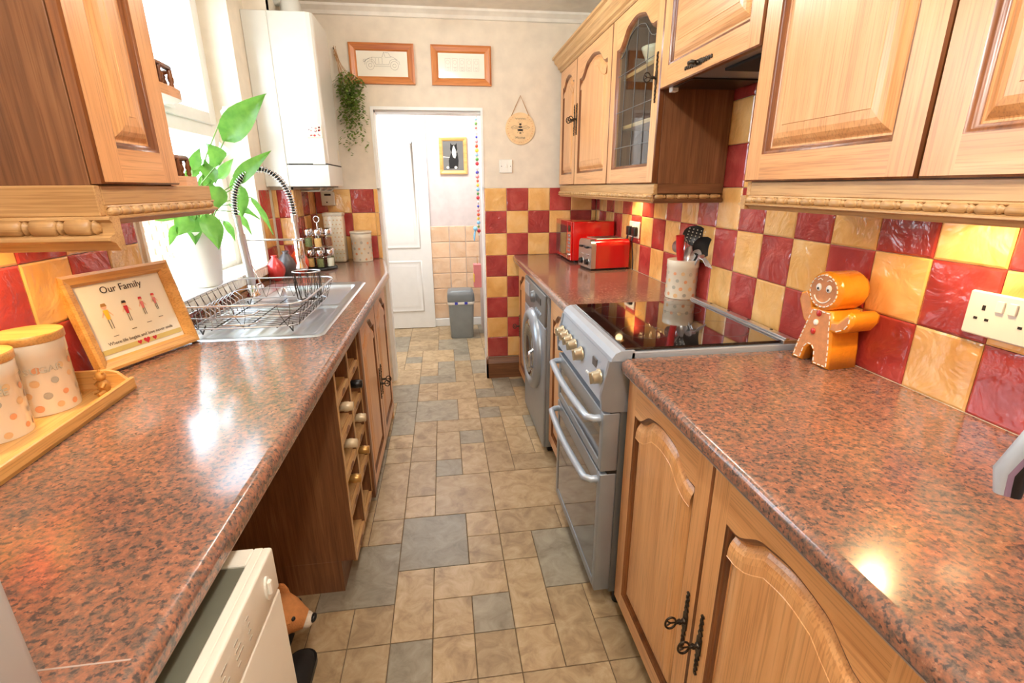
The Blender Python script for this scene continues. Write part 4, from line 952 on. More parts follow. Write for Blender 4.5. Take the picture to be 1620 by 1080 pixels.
wf += .07; t.location = Vector((-.885, 1.325, .913))-ex.normalized()*.035; hf = .255
picture(t, wf, hf, .030, .022, 'beech_x', 'beech_x')
g = G(); g.box(.02, -.006, .02, wf-.02, -.002, hf-.02); g.build('print', ['paper_print'], t)
g = G(); g.box(.02, -.0011, .02, wf-.02, .001, hf-.02); g.box(wf*.45, .001, .04, wf*.55, .004, hf*.8); g.build('backing', ['black_matt'], t)
FT = lambda ox, oz: (lambda x, y, z: Vector((ox+x, -.0068-z, oz+y)))
text_at('Our Family', .026, 'ink_dark', FT(wf*.5, hf-.058), parent=t, ext=.0002)
text_at('Where life begins and love never ends', .0125, 'ink', FT(wf*.5, .062), parent=t, ext=.0002)
g = G(); g.box(.033, -.0072, .041, wf-.033, -.0062, .054); g.build('gold_band', ['gold'], t)
for dx_, s_ in ((-.022, .8), (0, 1.15), (.024, .8)):
    g = G(); P = [(s_*.0085*(16*sin(a)**3)/16+wf*.52+dx_, s_*.0085*(13*cos(a)-5*cos(2*a)-2*cos(3*a)-cos(4*a))/16+.049) for a in [2*pi*i/20 for i in range(20)]]
    g.cap([(u, -.0076, v) for u, v in P]); g.build('heart', ['heart'], t)
for i, (fx, hair, body, s_) in enumerate(((.075, 'foil_gold', 'yellow', 1.15), (.13, 'ink_dark', 'heart', .95), (.178, 'heart', 'pink', .85), (.218, 'heart', 'pink', .8))):
    cx_, cz_ = fx+.01, .128+.004*i; g = G(); F = lambda u, v, d: (u, -.0068-d, v)
    g.flat(circ(cx_, cz_+.030*s_, .006*s_, 12), F, .0003, 1); g.flat([(cx_-.007*s_, cz_+.031*s_), (cx_+.007*s_, cz_+.031*s_), (cx_+.005*s_, cz_+.038*s_), (cx_-.005*s_, cz_+.038*s_)], F, .0006, 0)
    g.flat([(cx_-.004*s_, cz_), (cx_+.004*s_, cz_), (cx_+.006*s_, cz_+.023*s_), (cx_-.006*s_, cz_+.023*s_)], F, .0003, 2)
    for q in (-1, 1): g.flat([(cx_+q*.003*s_-.0009, cz_-.022*s_), (cx_+q*.003*s_+.0009, cz_-.022*s_), (cx_+q*.003*s_+.0009, cz_), (cx_+q*.003*s_-.0009, cz_)], F, .0003, 3); g.flat([(cx_+q*.006*s_, cz_+.020*s_), (cx_+q*.013*s_, cz_+.008*s_), (cx_+q*.012*s_, cz_+.006*s_), (cx_+q*.005*s_, cz_+.017*s_)], F, .0003, 1)
    g.build('drawn_figure', [hair, 'skin', body, 'ink'], t)
    g = G(); g.box(cx_-.008, -.0071, .082+.006*i, cx_+.006, -.0066, .0835+.006*i); g.build('caption', ['ink'], t)

# ------------------------------------------------------------------ tray with canisters and bear
t = thing('wooden_tray', 'rectangular beech tray with low sides holding the two canisters', 'tray', (-.752, 1.198, .911), radians(-87.0))
TW, TD = .50, .178     # local x runs toward the camera, local y toward the room
g = G(Matrix.Rotation(0, 4, 'Z')); g.box(0, -TD, 0, TW, 0, .008, .001); g.build('base', ['beech_x'], t)
g = G(); g.box(0, -.010, .0, TW, 0, .030, .002); g.box(0, -TD, 0, TW, -TD+.010, .030, .002); g.build('long_side', ['beech_x'], t)
for xx in (0, TW-.01):
    g = G(); g.box(xx, -TD+.01, 0, xx+.01, -.01, .022, .001); g.prism([(-TD+.01, .022), (-.01, .022), (-.03, .045), (-.05, .052), (-TD+.05, .052), (-TD+.03, .045)], lambda u, v, d: (d, u, v), xx, xx+.01)
    g.build('end_side', ['beech_y'], t)
def canister(name, label, x, y, r_, h_, word=None, lid='beech_x', face=0, grp=None, lidh=.016, z=.9195, dots=True, seed=1, wood_=True, cat='canister', lidr=1.0):
    t = thing(name, label, cat, (x, y, z), 0, grp)
    g = G(); g.lathe([(r_*.95, 0), (r_*.965, .004), (r_*.97, h_*.80), (r_*.995, h_*.81), (r_*.995, h_*.985), (r_*.98, h_), (r_*.92, h_)], n=40); g.build('body', ['ceramic'], t)
    if lid: g = G(); g.lathe([(r_*.99, h_), (r_*1.04*lidr, h_+.002), (r_*1.04*lidr, h_+lidh), (r_*1.02*lidr, h_+lidh+.002)], n=40); g.build('lid', [lid], t)
    R_ = random.Random(seed); dm = ['dot_orange', 'dot_grey', 'dot_tan']; gs = [G(), G(), G()]
    if dots:
        n_ = 0
        for row in range(4):
            for k in range(11):
                a = 2*pi*(k+.5*(row % 2))/11+R_.uniform(-.08, .08); zz = h_*(.10+.19*row)+R_.uniform(-.004, .004); rr_ = r_*.969+.0006; dr_ = r_*R_.uniform(.10, .14)
                gs[(k*2+row) % 3].cap([(rr_*cos(a+dr_*cos(b)/rr_), rr_*sin(a+dr_*cos(b)/rr_), zz+dr_*sin(b)) for b in [2*pi*i/12 for i in range(12)]])
        for q, mm in zip(gs, dm): q.build('dot_pattern', [mm], t, kind='stuff')
    if word:
        a0 = face; rr_ = r_*.972
        text_at(word, r_*.34, 'letter_pale', lambda u, v, w_: Vector(((rr_+.0012+w_)*cos(a0+u/rr_), (rr_+.0012+w_)*sin(a0+u/rr_), h_*.60+v)), parent=t)
    return t
canister('canister', 'cream spotted COFFEE canister with a wooden lid, nearer one on the tray', -.868, .962, .056, .146, 'COFFEE', face=radians(-48), seed=2)
canister('canister', 'cream spotted canister with a wooden lid, further one on the tray', -.866, 1.088, .058, .152, 'SUGAR', face=radians(-42), seed=3)
t = thing('bear_figurine', 'small golden bear figurine sitting in the corner of the wooden tray', 'figurine', (-.790, 1.150, .9195), radians(-40))
g = G(); g.ell(0, 0, .018, .014, .012, .018, 14, 8); g.build('body', ['bear'], t); g = G(); g.ell(0, -.002, .043, .012, .011, .011, 14, 8); g.ell(0, -.012, .041, .005, .004, .004, 10, 5); g.build('head', ['bear'], t)
for s_ in (-1, 1): g = G(); g.ell(s_*.010, 0, .053, .004, .003, .004, 8, 5); g.build('ear', ['bear'], t); g = G(); g.tube([(s_*.009, -.004, .008), (s_*.014, -.018, .005)], [.006, .005], 8); g.build('leg', ['bear'], t); g = G(); g.tube([(s_*.012, -.002, .028), (s_*.017, -.010, .020)], [.005, .004], 8); g.build('arm', ['bear'], t)

# ------------------------------------------------------------------ far end of the left worktop
t = thing('spice_rack', 'two tier chrome spice rack with glass jars on a black base', 'spice rack', (-.728, 3.015, .911))
g = G(); g.lathe([(.088, 0), (.09, .006), (.086, .014), (0, .015)], n=32); g.build('base', ['black'], t)
g = G(); g.cyl((0, 0, .014), (0, 0, .27), .005); g.tube([(0, 0, .262)]+[(.016*sin(a)*1, 0, .285-.018*cos(a)) for a in [2*pi*i/14 for i in range(1, 14)]]+[(0, 0, .262)], .003, 6)
for zz in (.075, .20): g.tube([(.064*cos(2*pi*i/30), .064*sin(2*pi*i/30), zz) for i in range(30)], .0022, 5, True)
for a in [pi*i/3 for i in range(6)]: g.tube([(0, 0, .125), (.06*cos(a), .06*sin(a), .128)], .0018, 5)
g.tube([(.062*cos(2*pi*i/30), .062*sin(2*pi*i/30), .130) for i in range(30)], .0022, 5, True); g.build('stand', ['chrome'], t)
fill = ['spice_green', 'spice_cream', 'spice_green', 'spice_brown', 'black_matt', 'spice_tan', 'spice_brown', 'spice_tan', 'spice_brown', 'spice_tan', 'spice_green', 'spice_brown']
for lv in range(2):
    for k in range(6):
        a = -pi/2+pi/3*k+.15; X, Y, Z = -.728+.062*cos(a), 3.015+.062*sin(a), .911+(.016 if lv == 0 else .1325)
        where = ['front left', 'front right', 'right', 'back right', 'back left', 'left'][k]
        j = thing('spice_jar', 'small glass spice jar with a chrome lid, %s of the %s tier' % (where, ['lower', 'upper'][lv]), 'jar', (X, Y, Z), 0, 'spice jars in the chrome rack')
        g = G(); g.lathe([(.0, .001), (.0195, .001), (.021, .004), (.021, .064), (.019, .070)], n=16, caps=False); g.build('jar_glass', ['glass_jar'], j)
        g = G(); g.lathe([(.0192, .003), (.0192, .050), (0, .051)], n=14); g.build('contents', [fill[(lv*5+k) % 12]], j)
        g = G(); g.lathe([(.021, .068), (.0215, .072), (.0215, .096), (.019, .100), (0, .101)], n=18); g.build('lid', ['chrome'], j)
t = thing('storage_tin', 'tall cream spotted box leaning at the back behind the spice rack', 'storage tin', (-.69, 3.30, .911))
g = G(); g.box(-.058, -.045, 0, .058, .06, .305, .012); g.build('body', ['ceramic'], t)
g = G()
for i in range(5):
    for j in range(11): g.cap([(-.045+.022*i+(j % 2)*.008+.0045*cos(b), -.0456, .03+.026*j+.0045*sin(b)) for b in [2*pi*q/8 for q in range(8)]])
g.build('dot_pattern', ['dot_tan'], t, kind='stuff')
g = G(); g.box(-.06, -.047, .285, .06, .062, .31, .008); g.build('lid', ['ceramic_pale'], t)
canister('canister', 'cream spotted canister by the doorway beyond the sink', -.535, 3.315, .066, .176, None, lid='ceramic_pale', seed=5, z=.911, lidh=.012)
t = thing('drinking_glass', 'small clear glass standing beside the tall spotted box', 'glass', (-.655, 3.205, .911)); g = G(); g.lathe([(0, .003), (.026, .003), (.028, .01), (.034, .085)], n=24, caps=False); g.build('bowl', ['glass_jar'], t)
def vase(label, x, y, z, mt_, s_, rib=False):
    t = thing('vase', label, 'vase', (x, y, z)); g = G()
    prof = [(.022, 0), (.032, .012), (.043, .04), (.044, .062), (.034, .088), (.018, .108), (.012, .116), (.016, .126), (.014, .126), (.010, .116)]
    n = 48; rings = [[(r_*s_*(1+(.025*cos(16*2*pi*j/n) if rib and 0 < i < 6 else 0))*cos(2*pi*j/n), r_*s_*(1+(.025*cos(16*2*pi*j/n) if rib and 0 < i < 6 else 0))*sin(2*pi*j/n), h_*s_) for j in range(n)] for i, (r_, h_) in enumerate(prof)]
    g.ring(rings, 0, True); g.cap(rings[0], 0, True); g.build('body', [mt_], t)
vase('ribbed red vase at the back of the worktop beyond the tap', -.872, 2.655, .911, 'vase_red', 1.02, True)
vase('dark slate vase between the red and orange vases', -.852, 2.775, .911, 'vase_dark', 1.08)
vase('bright orange vase beyond the dark slate vase', -.805, 2.845, .911, 'vase_orange', 1.15)
# white fused spur on the far wall
def plate(name, label, cat, x, y, z, w_, h_, rz): 
    t = thing(name, label, cat, (x, y, z), rz); g = G(); g.box(-w_/2, -.010, -h_/2, w_/2, -.0005, h_/2, .003); g.build('face_plate', ['plastic_white'], t); return t
t = plate('timer_switch', 'white heating control box under the boiler on the far wall', 'switch', -.732, D, 1.302, .085, .086, 0)
g = G(); g.box(-.02, -.012, .018, .02, -.009, .03); g.box(-.012, -.013, -.026, -.004, -.009, -.018); g.build('display', ['ink_dark'], t)
t = plate('light_switch', 'white light switch on the far wall below the round bee sign', 'switch', .430, D, 1.498, .086, .084, 0)
g = G(); g.box(-.007, -.014, -.012, .007, -.009, .012, .001); g.build('rocker', ['plastic_white'], t); g = G(); [g.cyl((s_*.03, -.0115, 0), (s_*.03, -.009, 0), .003, n=8) for s_ in (-1, 1)]; g.build('screw', ['silver_dark'], t)
def socket(label, y, z, rz=RR):
    t = plate('double_socket', label, 'socket', XR, y, z, .146, .088, rz)
    for s_ in (-1, 1):
        g = G(); cx_ = s_*.040
        g.box(cx_-.003, -.0108, .008, cx_+.003, -.0095, .018); g.box(cx_-.014, -.0108, -.012, cx_-.007, -.0095, -.007); g.box(cx_+.007, -.0108, -.012, cx_+.014, -.0095, -.007); g.build('pin_holes', ['dark'], t)
        g = G(); g.box(s_*.011-.007, -.0135, .010, s_*.011+.007, -.009, .032, .001); g.build('switch', ['white'], t)
    return t
socket('white double socket with empty outlets right of the gingerbread jar', .762, 1.120)
t = socket('white double socket with two black plugs behind the toaster', 2.665, 1.135)
for s_ in (-1, 1):
    p_ = thing('plug', ['black plug in the far outlet behind the toaster', 'black plug in the near outlet behind the toaster'][(s_+1)//2], 'plug', (XR-.0105, 2.665-s_*.040, 1.130), RR)
    g = G(); g.box(-.024, -.022, -.028, .024, 0, .022, .006); g.cyl((0, -.018, -.028), (0, -.022, -.05), .005); g.build('body', ['black'], p_)
    g = G(); g.tube([(0, -.022, -.05), (.0, -.016, -.10), (0, -.009, -.16), (0, -.008, -.214)], .0032, 6); g.build('cable', ['black'], p_)

# ------------------------------------------------------------------ toaster, microwave, utensils
t = thing('microwave', 'red microwave in the far right corner with a dark glass door', 'microwave', (.775, 3.375, .911), RR)
W_ = .405; h_ = .25; g = G(); g.box(0, .012, .012, W_, .275, h_, .006); g.build('body', ['red_gloss'], t)
g = G(); g.box(0, 0, .014, W_*.78, .012, h_-.002, .002); g.box(W_*.785, 0, .014, W_, .012, h_-.002, .002); g.build('front', ['red_gloss'], t)
g = G(); g.box(.02, -.0015, .035, W_*.72, .001, h_-.03, .001); g.build('door_window', ['oven_glass'], t)
g = G(); g.box(W_*.82, -.002, h_-.06, W_*.96, .001, h_-.025); g.build('display', ['black'], t)
for i in range(5): g = G(); g.box(W_*.83, -.003, .07+i*.022, W_*.95, .001, .084+i*.022, .001); g.build('button', ['silver'], t)
g = G(); g.cyl((W_*.89, -.012, .045), (W_*.89, .001, .045), .014); g.build('dial', ['chrome'], t)
for a in (.03, W_-.03):
    for b in (.04, .24): g = G(); g.cyl((a, b, 0), (a, b, .013), .010); g.build('foot', ['black'], t)
t = thing('toaster', 'red four slice toaster with a chrome control end in front of the microwave', 'toaster', (.840, 2.652, .911), radians(7))
g = G(); Ln = .205; Wd = .185; hh = .172
pf = [(.0, .012), (Wd, .012)]+[(Wd-.035+.035*cos(a), hh-.035+.035*sin(a)) for a in [pi/2*i/6 for i in range(7)]]+[(.035-.035*sin(a), hh-.035+.035*cos(a)) for a in [pi/2*i/6 for i in range(7)]]
g.prism(pf, lambda u, v, d: (d, u, v), .0, Ln, 0, 'auto'); g.build('body', ['red_gloss'], t)
pf2 = [(Wd/2+(u-Wd/2)*.99, .01+(v-.01)*.985) for u, v in pf]
g = G(); g.prism(pf2, lambda u, v, d: (d, u, v), -.028, .0, 0, 'auto'); g.build('end_panel', ['steel'], t)
g = G(); g.box(.01, .02, hh-.001, Ln-.02, Wd-.02, hh+.004, .002); g.build('top_plate', ['steel'], t)
g = G()
for k in range(4): q = .032+k*.038; g.box(.02, q, hh+.0035, Ln-.03, q+.018, hh+.0045)
g.build('slot', ['black'], t)
for q in (.050, .132): 
    g = G(); g.box(-.046, q-.014, .122, -.028, q+.014, .134, .003); g.build('lever', ['black'], t)
    g = G(); g.lathe([(.016, 0), (.015, -.012), (.010, -.015), (0, -.015)], q, .045, -.028, 18, 0, False, 'x'); 
    g = G(); g.cyl((-.044, q, .045), (-.028, q, .045), .015, .017, 18); g.build('dial', ['black'], t)
    g = G(); g.cyl((-.030, q, .045), (-.028, q, .045), .021, .021, 18); g.build('dial_ring', ['chrome'], t)
    for i in range(3): g = G(); g.cyl((-.031, q-.02+i*.02, .085), (-.028, q-.02+i*.02, .085), .004, n=8); g.build('button', ['chrome'], t)
g = G(); g.box(.01, .01, 0, Ln-.01, Wd-.01, .013); g.box(-.02, .015, 0, .01, Wd-.015, .013); g.build('foot', ['black'], t)
t = canister('utensil_pot', 'cream spotted pot full of cooking utensils beside the hob', 1.000, 1.945, .066, .160, None, lid=None, seed=8, z=.911, cat='utensil pot')
g = G(); g.lathe([(.0, .02), (.058, .02)], n=24, caps=False); g.build('inside', ['ceramic_pale'], t)
UX, UY, UZ = 1.0, 1.945, .911
def utensil(name, label, cat, parts, grp='utensils standing in the spotted pot'):
    t = thing(name, label, cat, (UX, UY, UZ), 0, grp)
    for nm, gg, mt_ in parts: gg.build(nm, [mt_], t)
g = G(); g.tube([(-.01, .0, .03), (-.025, -.02, .16)], .005, 8); g2 = G(); g2.tube([(-.022, -.018, .15), (-.032, -.024, .20), (-.04, -.03, .262)], [.013, .015, .017], 10)
utensil('tin_opener', 'red handled tin opener at the left of the utensil pot', 'tin opener', [('shaft', g, 'steel'), ('handle', g2, 'red_plastic')])
def spoon(label, name, dx, dy, L_, hw_, hh_, mt_, mh=None, slots=False, holes=False):
    b = Vector((-dx*.3, -dy*.3, .025)); tip = Vector((dx, dy, L_)); g = G(); g.tube([tuple(b), tuple(b.lerp(tip, .75))], .0042, 8)
    d_ = (tip-b).normalized(); s_ = d_.cross(Vector((-.5, -.86, 0))).normalized(); n_ = d_.cross(s_); c_ = b.lerp(tip, .75)+d_*hh_*.9; g2 = G()
    rings = []
    for k in range(9):
        u = -1+2*k/8; ww = hw_*math.sqrt(max(0, 1-u*u*.97)); rings.append([tuple(c_+d_*(u*hh_)+s_*(ww*v)-n_*(.010*(v*v-1)*(1-u*u))) for v in (-1, -.6, -.2, .2, .6, 1)])
    g2.ring(rings, 0, True, False)
    ps = [('handle', g, mt_), ('head', g2, mh or mt_)]
    if holes:
        g3 = G()
        for a in range(-2, 3):
            for q in range(-2, 3):
                o = c_+d_*(a*hh_*.3)+s_*(q*hw_*.3)+n_*(-.0125); g3.cap([tuple(o+d_*(.0022*cos(b_))+s_*(.0022*sin(b_))) for b_ in [2*pi*i/8 for i in range(8)]])
        ps.append(('hole', g3, 'ceramic'))
    utensil(name, label, name.replace('_', ' '), ps)
spoon('black skimmer with round holes, tallest head in the utensil pot', 'skimmer', .045, -.01, .285, .052, .042, 'black', holes=True)
spoon('black nylon slotted turner at the right of the utensil pot', 'turner', .050, -.075, .235, .040, .045, 'black')
spoon('steel serving spoon leaning in the middle of the utensil pot', 'serving_spoon', .01, -.03, .205, .020, .032, 'steel')
spoon('steel ladle with a deep head behind the red opener', 'ladle', -.02, .03, .24, .026, .028, 'steel')
spoon('steel spoon leaning right beside the turner', 'spoon', .03, -.06, .20, .020, .030, 'steel')
g = G(); g.tube([(-.01, .01, .03), (-.005, .0, .16)], .006, 8); g2 = G()
for i in range(6):
    a = pi*i/6; g2.tube([(-.005+.022*cos(a)*sin(pi*k/10), .0+.022*sin(a)*sin(pi*k/10)-.0, .155+.10*k/10 if k < 8 else .155+.10*k/10) for k in range(11)], .0014, 4)
utensil('whisk', 'balloon whisk standing upright in the utensil pot', 'whisk', [('handle', g, 'steel'), ('wires', g2, 'steel')])
g = G(); g.tube([(-.01, .0, .03), (.03, -.08, .185)], .004, 8); g2 = G(); g2.box(.018, -.095, .172, .042, -.078, .190, .003)
for i in range(5): g2.tube([(.018+i*.006, -.088, .180), (.026+i*.006, -.112, .172-i*.002), (.032+i*.007, -.128, .150-i*.003)], .0019, 5)
utensil('serving_fork', 'steel spaghetti fork with its tines hanging over the pot rim', 'fork', [('handle', g, 'steel'), ('tines', g2, 'steel')])

# ------------------------------------------------------------------ gingerbread jar (front looks along -x, local x toward the camera)
t = thing('gingerbread_jar', 'orange glazed gingerbread man jar with a smiling face by the tiles', 'cookie jar', (.952, 1.172, .911), radians(-84))
F0 = lambda u, v, d: (u, d, v)
def chunk(name, pts, y0, y1, b=.006):
    g = G(); inn = offset(pts, b*.8); inn2 = offset(pts, b*.25)
    R_ = lambda P, d: [(u, d, v) for u, v in P]
    g.ring([R_(pts, y1-b), R_(pts, y0+b)], 1, True); g.ring([R_(pts, y0+b), R_(inn2, y0+b*.25), R_(inn, y0)], 1, True); g.cap(R_(inn, y0), 0)
    g.ring([R_(pts, y1-b), R_(inn2, y1-b*.25), R_(inn, y1)], 1, True); g.cap(R_(inn, y1), 1)
    return g.build(name, ['biscuit', 'orange'], t)
HC = (.072, .198); HR = .050
body = [(.0, 0), (.036, 0), (.044, .030), (.052, .044), (.062, .044), (.068, .030), (.070, 0), (.122, 0), (.118, .06), (.112, .10), (.106, .148), (.05, .160), (.030, .120), (.012, .05)]
body = [(0, 0), (.034, 0), (.042, .036), (.050, .046), (.058, .046), (.066, .036), (.070, 0), (.122, 0), (.118, .05), (.110, .10), (.104, .150), (.04, .150), (.026, .10), (.010, .045)]
chunk('body', body, 0, .092)
chunk('head', circ(HC[0], HC[1], HR, 32), -.006, .090, .012)
chunk('arm', [(.03, .10), (.042, .14), (.028, .175), (.012, .188), (-.006, .180), (-.010, .160), (.002, .135), (.014, .110)], .004, .085)
chunk('arm', [(.100, .098), (.125, .098), (.150, .110), (.162, .130), (.162, .152), (.148, .160), (.138, .148), (.124, .132), (.102, .128)], -.002, .088, .010)
g = G(); g.cyl((.015, .02, .0), (.015, .02, .001), .001); 
g = G()
def dashes(pts, y_, closed=True):
    n = len(pts)
    for i in range(0, n if closed else n-1):
        a, b = Vector(pts[i]), Vector(pts[(i+1) % n]); L_ = (b-a).length; k = max(1, int(L_/.013))
        for j in range(k): p, q = a.lerp(b, (j+.12)/k), a.lerp(b, (j+.72)/k); g.tube([(p.x, y_, p.y), (q.x, y_, q.y)], .0016, 5)
dashes(offset(circ(HC[0], HC[1], HR, 22), .009), -.0065); dashes(offset(body, .006), -.0005)
dashes(offset([(.100, .098), (.125, .098), (.150, .110), (.162, .130), (.162, .152), (.148, .160)], .006)[1:5], -.0025, False)
g.tube([(HC[0]+.026*cos(a), -.0075, HC[1]-.004+.026*sin(a)) for a in [pi*(1.12+.76*i/12) for i in range(13)]], .0016, 6)
for s_ in (-1, 1): g.tube([(HC[0]+s_*.014-.007, -.0075, HC[1]+.026), (HC[0]+s_*.014, -.0075, HC[1]+.031), (HC[0]+s_*.014+.007, -.0075, HC[1]+.028)], .0013, 5)
g.build('icing_line', ['icing'], t, kind='stuff')
for s_ in (-1, 1):
    g = G(); g.ell(HC[0]+s_*.015, -.0065, HC[1]+.008, .0085, .003, .010, 16, 8); g.build('eye', ['white'], t)
    g = G(); g.ell(HC[0]+s_*.015, -.0095, HC[1]+.005, .003, .0015, .0035, 12, 6); g.build('pupil', ['black'], t)
for k, mm in enumerate(('vase_red', 'icing', 'vase_red')): g = G(); g.ell(.066-.004*k, -.001, .138-.025*k, .0075, .004, .0085, 14, 7); g.build('button', [mm], t)

# ------------------------------------------------------------------ boiler
t = thing('boiler', 'white wall hung gas boiler beside the window', 'boiler', (-.600, 2.895, 1.376), RL)
dB = -.600-PX-.001; W_ = .375; dS = .335
g = G(); g.box(.0, .0, 0, W_, dB, .112, .004); g.build('control_housing', ['boiler'], t)
g = G(); g.box(.003, .028, .116, W_-.003, dB, .825, .002); g.build('case', ['boiler'], t)
g = G(); P = [(0, .09), (0, .03), (.006, .012), (.016, .003), (.03, 0), (W_-.03, 0), (W_-.016, .003), (W_-.006, .012), (W_, .03), (W_, .09)]
g.prism(P, lambda u, v, d: (u, v, d), .118, .823, 0, 'auto'); g.build('front_cover', ['boiler'], t)
g = G(); g.prism(circ(.30, .175, .018, 24, .035), XZ(0), -.0015, .0); g.build('badge', ['ceramic_pale'], t)
g = G(); g.box(.0, .002, .1125, W_, dB-.01, .1175); g.box(.02, .03, -.004, W_-.02, dB-.01, .0); g.build('shadow_gap', ['dark'], t)
# the case reaches back past the pier to the wall on its near side
g = G(); g.box(.0, dB, .0, .045, dS, .825, .003); g.build('rear_case', ['boiler'], t)
t = thing('flue_pipe', 'white flue pipe running along the wall above the boiler', 'pipe', (-.74, 3.08, 2.205)); g = G(); g.tube([(0, 0, 0), (0, 0, .08), (-.01, 0, .11), (-.05, 0, .12), (-.19, 0, .12)], .052, 20); g.build('flue', ['boiler'], t); g = G(); g.cyl((0, 0, -.003), (0, 0, .02), .062, n=24); g.build('collar', ['boiler'], t)
for i, (px_, rr_) in enumerate(((-.70, .006), (-.68, .006), (-.66, .007))):
    g = G(); g.tube([(px_, 3.10+i*.07, 1.375), (px_, 3.10+i*.07, 1.362), (px_-.012, 3.10+i*.07, 1.352), (PX+.002, 3.10+i*.07, 1.352)], rr_, 10); g.build('boiler_pipe', ['ceramic_pale'], None, label=['nearest pipe stub under the boiler', 'middle pipe stub under the boiler', 'far and thickest pipe stub under the boiler'][i], cat='pipe', group='pipe stubs under the boiler')
t = thing('magnetic_notepad', 'white notepad under a floral magnet on the near side of the boiler', 'notepad', (-.650, 2.8935, 1.535))
g = G(); g.box(-.028, -.004, -.045, .037, 0, .085, .001); g.build('pad', ['plastic_white'], t); g = G(); g.box(-.038, -.006, .086, .037, 0, .152, .001); g.build('magnet', ['ceramic'], t)
R_ = random.Random(4)
for mm, n_ in (('pink', 9), ('heart', 4), ('mauve', 5)):
    g = G()
    for i in range(n_): a, b, q = R_.uniform(-.03, .03), R_.uniform(.093, .146), R_.uniform(.003, .007); g.cap([(a+q*cos(z_), -.0062, b+q*.8*sin(z_)) for z_ in [2*pi*k/9 for k in range(9)]])
    g.build('printed_flower', [mm], t, kind='stuff')
for k in range(3): pass

# ------------------------------------------------------------------ wall pictures and signs on the far wall
def line_art(root, strokes, ox, oz, s_, y_=-.0075, mt_='ink', wd=.0011):
    g = G()
    for st in strokes:
        for a, b in zip(st, st[1:]):
            p, q = Vector((ox+a[0]*s_, oz+a[1]*s_)), Vector((ox+b[0]*s_, oz+b[1]*s_)); d_ = (q-p)
            if d_.length < 1e-6: continue
            n_ = Vector((-d_.y, d_.x)).normalized()*wd/2; g.cap([(p.x-n_.x, y_, p.y-n_.y), (q.x-n_.x, y_, q.y-n_.y), (q.x+n_.x, y_, q.y+n_.y), (p.x+n_.x, y_, p.y+n_.y)])
    g.build('line_drawing', [mt_], root)
cir = lambda x, y, r_, n=14: [(x+r_*cos(2*pi*i/n), y+r_*sin(2*pi*i/n)) for i in range(n+1)]
car = [cir(-.36, .0, .12), cir(-.36, 0, .05), cir(.36, 0, .12), cir(.36, 0, .05), [(-.52, .02), (-.5, .12), (-.40, .18), (-.25, .14), (-.2, .03), (.2, .03), (.24, .14), (.36, .18), (.5, .12), (.52, .02)], [(-.46, .16), (-.3, .22), (.0, .22), (.06, .36), (.1, .22), (.3, .24), (.46, .16)], [(.06, .36), (.2, .34), (.26, .24)], [(-.3, .22), (-.3, .04)], [(-.2, .2), (-.2, .05)], [(-.1, .2), (-.1, .05)], [(0, .2), (0, .05)], [(-.56, .08), (-.46, .16)], [(-.24, -.02), (.24, -.02)], cir(-.52, .13, .035)]
row = []
for k in range(5): row += [[(-.5+k*.22, -.1), (-.5+k*.22, .24), (-.34+k*.22, .24), (-.34+k*.22, -.1), (-.5+k*.22, -.1)], cir(-.42+k*.22, .14, .055), [(-.48+k*.22, .0), (-.36+k*.22, .0)], cir(-.42+k*.22, -.05, .035)]
for lab, x0, x1, art in (('left pine framed line drawing of a vintage car above the doorway', -.515, -.130, car), ('right pine framed pale line drawing above the doorway, catching the lamp light', -.028, .342, row)):
    t = thing('picture_frame', lab, 'picture', (x0, D-.001, 1.974), 0, None); w_ = x1-x0; h_ = .222; picture(t, w_, h_, .042, .016, 'pine_x', 'pine_z')
    g = G(); g.box(.03, -.006, .03, w_-.03, -.001, h_-.03); g.build('print', ['paper_print'], t)
    line_art(t, art, w_/2, h_*.46, .20, mt_='ink' if art is car else 'ink_grey')
t = thing('bee_sign', 'round wooden hanging sign with a bee on the far wall', 'sign', (.527, D-.001, 1.729))
g = G(); g.prism(circ(0, 0, .097, 48), XZ(0), -.006, -.001); g.build('disc', ['sign_wood'], t)
g = G(); g.tube([(-.058, -.005, .076), (-.03, -.006, .135), (0, -.007, .196), (.03, -.006, .135), (.058, -.005, .076)], .0022, 6); g.build('cord', ['rope'], t)
g = G(); E_ = lambda cx_, cz_, a, b, y_: g.cap([(cx_+a*cos(z_), y_, cz_+b*sin(z_)) for z_ in [2*pi*i/16 for i in range(16)]])
E_(0, .026, .008, .007, -.0066); E_(0, .010, .013, .006, -.0066); E_(0, -.008, .020, .007, -.0066); E_(0, -.026, .008, .004, -.0066)
for s_ in (-1, 1): g.tube([(s_*.004, -.0065, .03), (s_*.012, -.0065, .038)], .0008, 4); g.tube([(s_*.012, -.0065, -.012), (s_*.020, -.0065, -.026)], .001, 4)
g.build('bee', ['ink_dark'], t)
st = []
for s_ in (-1, 1): st += [[(s_*.012, .012), (s_*.04, .018), (s_*.062, .008), (s_*.05, -.002), (s_*.012, .002)], [(s_*.012, .006), (s_*.055, .008)]]
st += [[(-.034+.0034*i, .060+.005*sin(i*1.9)) for i in range(21)]]
line_art(t, st, 0, 0, 1, -.0068, 'ink', .0016)
text_at('Home', .026, 'ink', lambda x, y, z: Vector((x, -.0066-z, -.062+y)), parent=t, ext=.0002)
g = G()
for i in range(34):
    a = 2*pi*i/34
    if 60 < (i*360/34) % 360 < 120: continue
    g.cap([(.083*cos(a)+.0032*cos(b)*(1+(i % 3)*.3), -.0066, .083*sin(a)+.0022*sin(b)) for b in [2*pi*k/6 for k in range(6)]])
g.build('rim_motif', ['dot_orange'], t)

